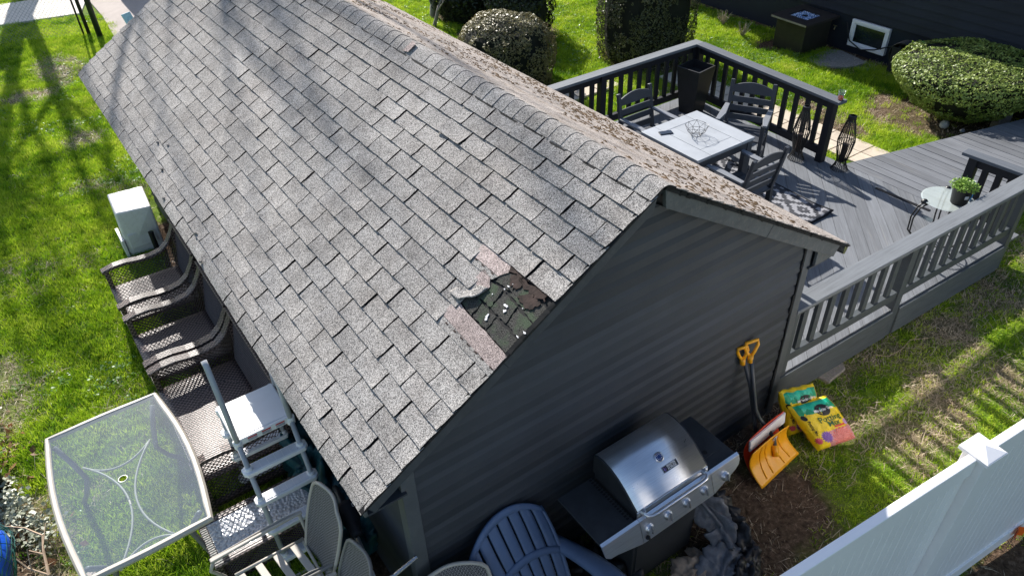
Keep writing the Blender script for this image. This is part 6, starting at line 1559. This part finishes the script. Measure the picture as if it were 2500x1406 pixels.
MB().grid(lambda u, v: (.0 + .1 * u, -.01 + .02 * math.sin(u * 4), .1 + .1 * v - .03 * u), 6, 3).build("flag_sheet", M['orange'], fl_, local=True, solid=.001)
wr = MB().tube([(3.02, -.15, .05), (3.1, -.25, .06), (3.28, -.27, .07), (3.45, -.24, .07), (3.64, -.32, .05)], .003, 5).build("garden_string", M['twig']); tag(wr, "thin pale cord lying on the grass beside the deck skirt", "cord")
# ------------------------------------------------------------------ bed at the bottom left
def scatter_leaves(name, n_, fn, size, m, seed, asp=.7, jit=1.0):
    q = np.random.RandomState(seed); P_ = np.array([fn(q) for _ in range(n_)]); V, F = leaves(P_, np.tile([0, 0, 1.0], (len(P_), 1)), size, seed, asp, jit)
    return npobj(name, V, F, m, None, 'stuff')
scatter_leaves("dead_leaf_litter", 420, lambda q: (-4.35 + q.normal(0, .3), 2.2 + q.uniform(-1.4, 1.3), .02 + q.uniform(0, .04)), .045, M['dead_leaf'], 4)
scatter_leaves("dead_leaf_litter", 60, lambda q: (-3.9 + q.normal(0, .08), 3.6 + q.normal(0, .25), .03), .03, M['dead_leaf'], 5)
scatter_leaves("ivy_ground_cover", 1100, lambda q: (lambda f_: (-4.05 + .32 * f_ + q.normal(0, .07), 3.1 - .75 * f_ + q.normal(0, .1), .04 + q.uniform(0, .1)))(q.uniform(-.5, 1)), .019, M['ivy'], 6, .8)
ps = MB().lathe([(.06, 0), (.06, .5), (.05, .52), (0, .53)], (-3.98, 3.12, 0), 14).build("dark_post", M['charcoal'], smooth=True); tag(ps, "short dark round post at the left edge above the ivy", "post")
nb_ = thing("netted_bag", "bright blue bag under dark green garden netting in the bottom left corner", "bag", (-4.12, 2.2, 0))
b = MB()
def bagp(u, v, o=0): a = 6.283 * u; k_ = math.sin(math.pi * min(.98, max(.02, v))) ** .5; r_ = (.17 + .03 * noise.noise(Vector((math.cos(a) * 2, math.sin(a) * 2, v * 4))) + o) * k_; return (-4.12 + r_ * 1.1 * math.cos(a), 2.2 + r_ * 2.2 * math.sin(a), .02 + .45 * v)
b.grid(bagp, 30, 16); b.build("bag_body", M['navy_soft'], nb_, smooth=True)
b = MB()
for k in range(16): b.tube([bagp(k / 16, v / 14, .025) for v in range(15)], .003, 3)
for v in range(2, 14, 1): b.tube([bagp(u / 40, v / 14 + .006 * math.sin(u * 2.5), .025) for u in range(40)], .0035, 3, True)
b.build("netting", simple("dark_green_netting", (.01, .09, .07), .5), nb_)
tw = thing("fallen_branch", "bare pale brown branch leaning over the leaf bed beside the patio table", "branch", (-3.72, 1.8, 0))
b = MB()
b.tube([(-3.74, 1.62, .0), (-3.73, 1.8, .28), (-3.72, 2.0, .32), (-3.7, 2.12, .34)], [.012, .011, .009, .006], 6)
b.tube([(-3.7, 2.12, .34), (-3.8, 2.28, .33), (-3.93, 2.42, .3)], [.008, .006, .003], 5); b.tube([(-3.73, 1.8, .28), (-3.84, 1.93, .3), (-3.88, 2.0, .36)], [.008, .007, .004], 5)
b.tube([(-3.72, 1.97, .31), (-3.8, 2.04, .34)], [.006, .004], 4); b.tube([(-3.71, 2.04, .33), (-3.66, 2.2, .36)], [.005, .003], 4); b.tube([(-3.82, 1.91, .3), (-3.8, 2.02, .38), (-3.74, 2.0, .42)], [.005, .004, .002], 4)
b.build("stem", M['twig'], tw)
q = random.Random(8); b = MB()
for _ in range(70): x_, y_ = -3.72 + q.gauss(0, .07), 2.35 + q.gauss(0, .22); a = q.uniform(0, 6.28); l = q.uniform(.06, .2); b.tube([(x_, y_, .02), (x_ + l * math.cos(a), y_ + l * math.sin(a), q.uniform(.03, .16))], .0022, 3)
tag(b.build("dry_grass_stalks", M['straw'], kind='stuff'))
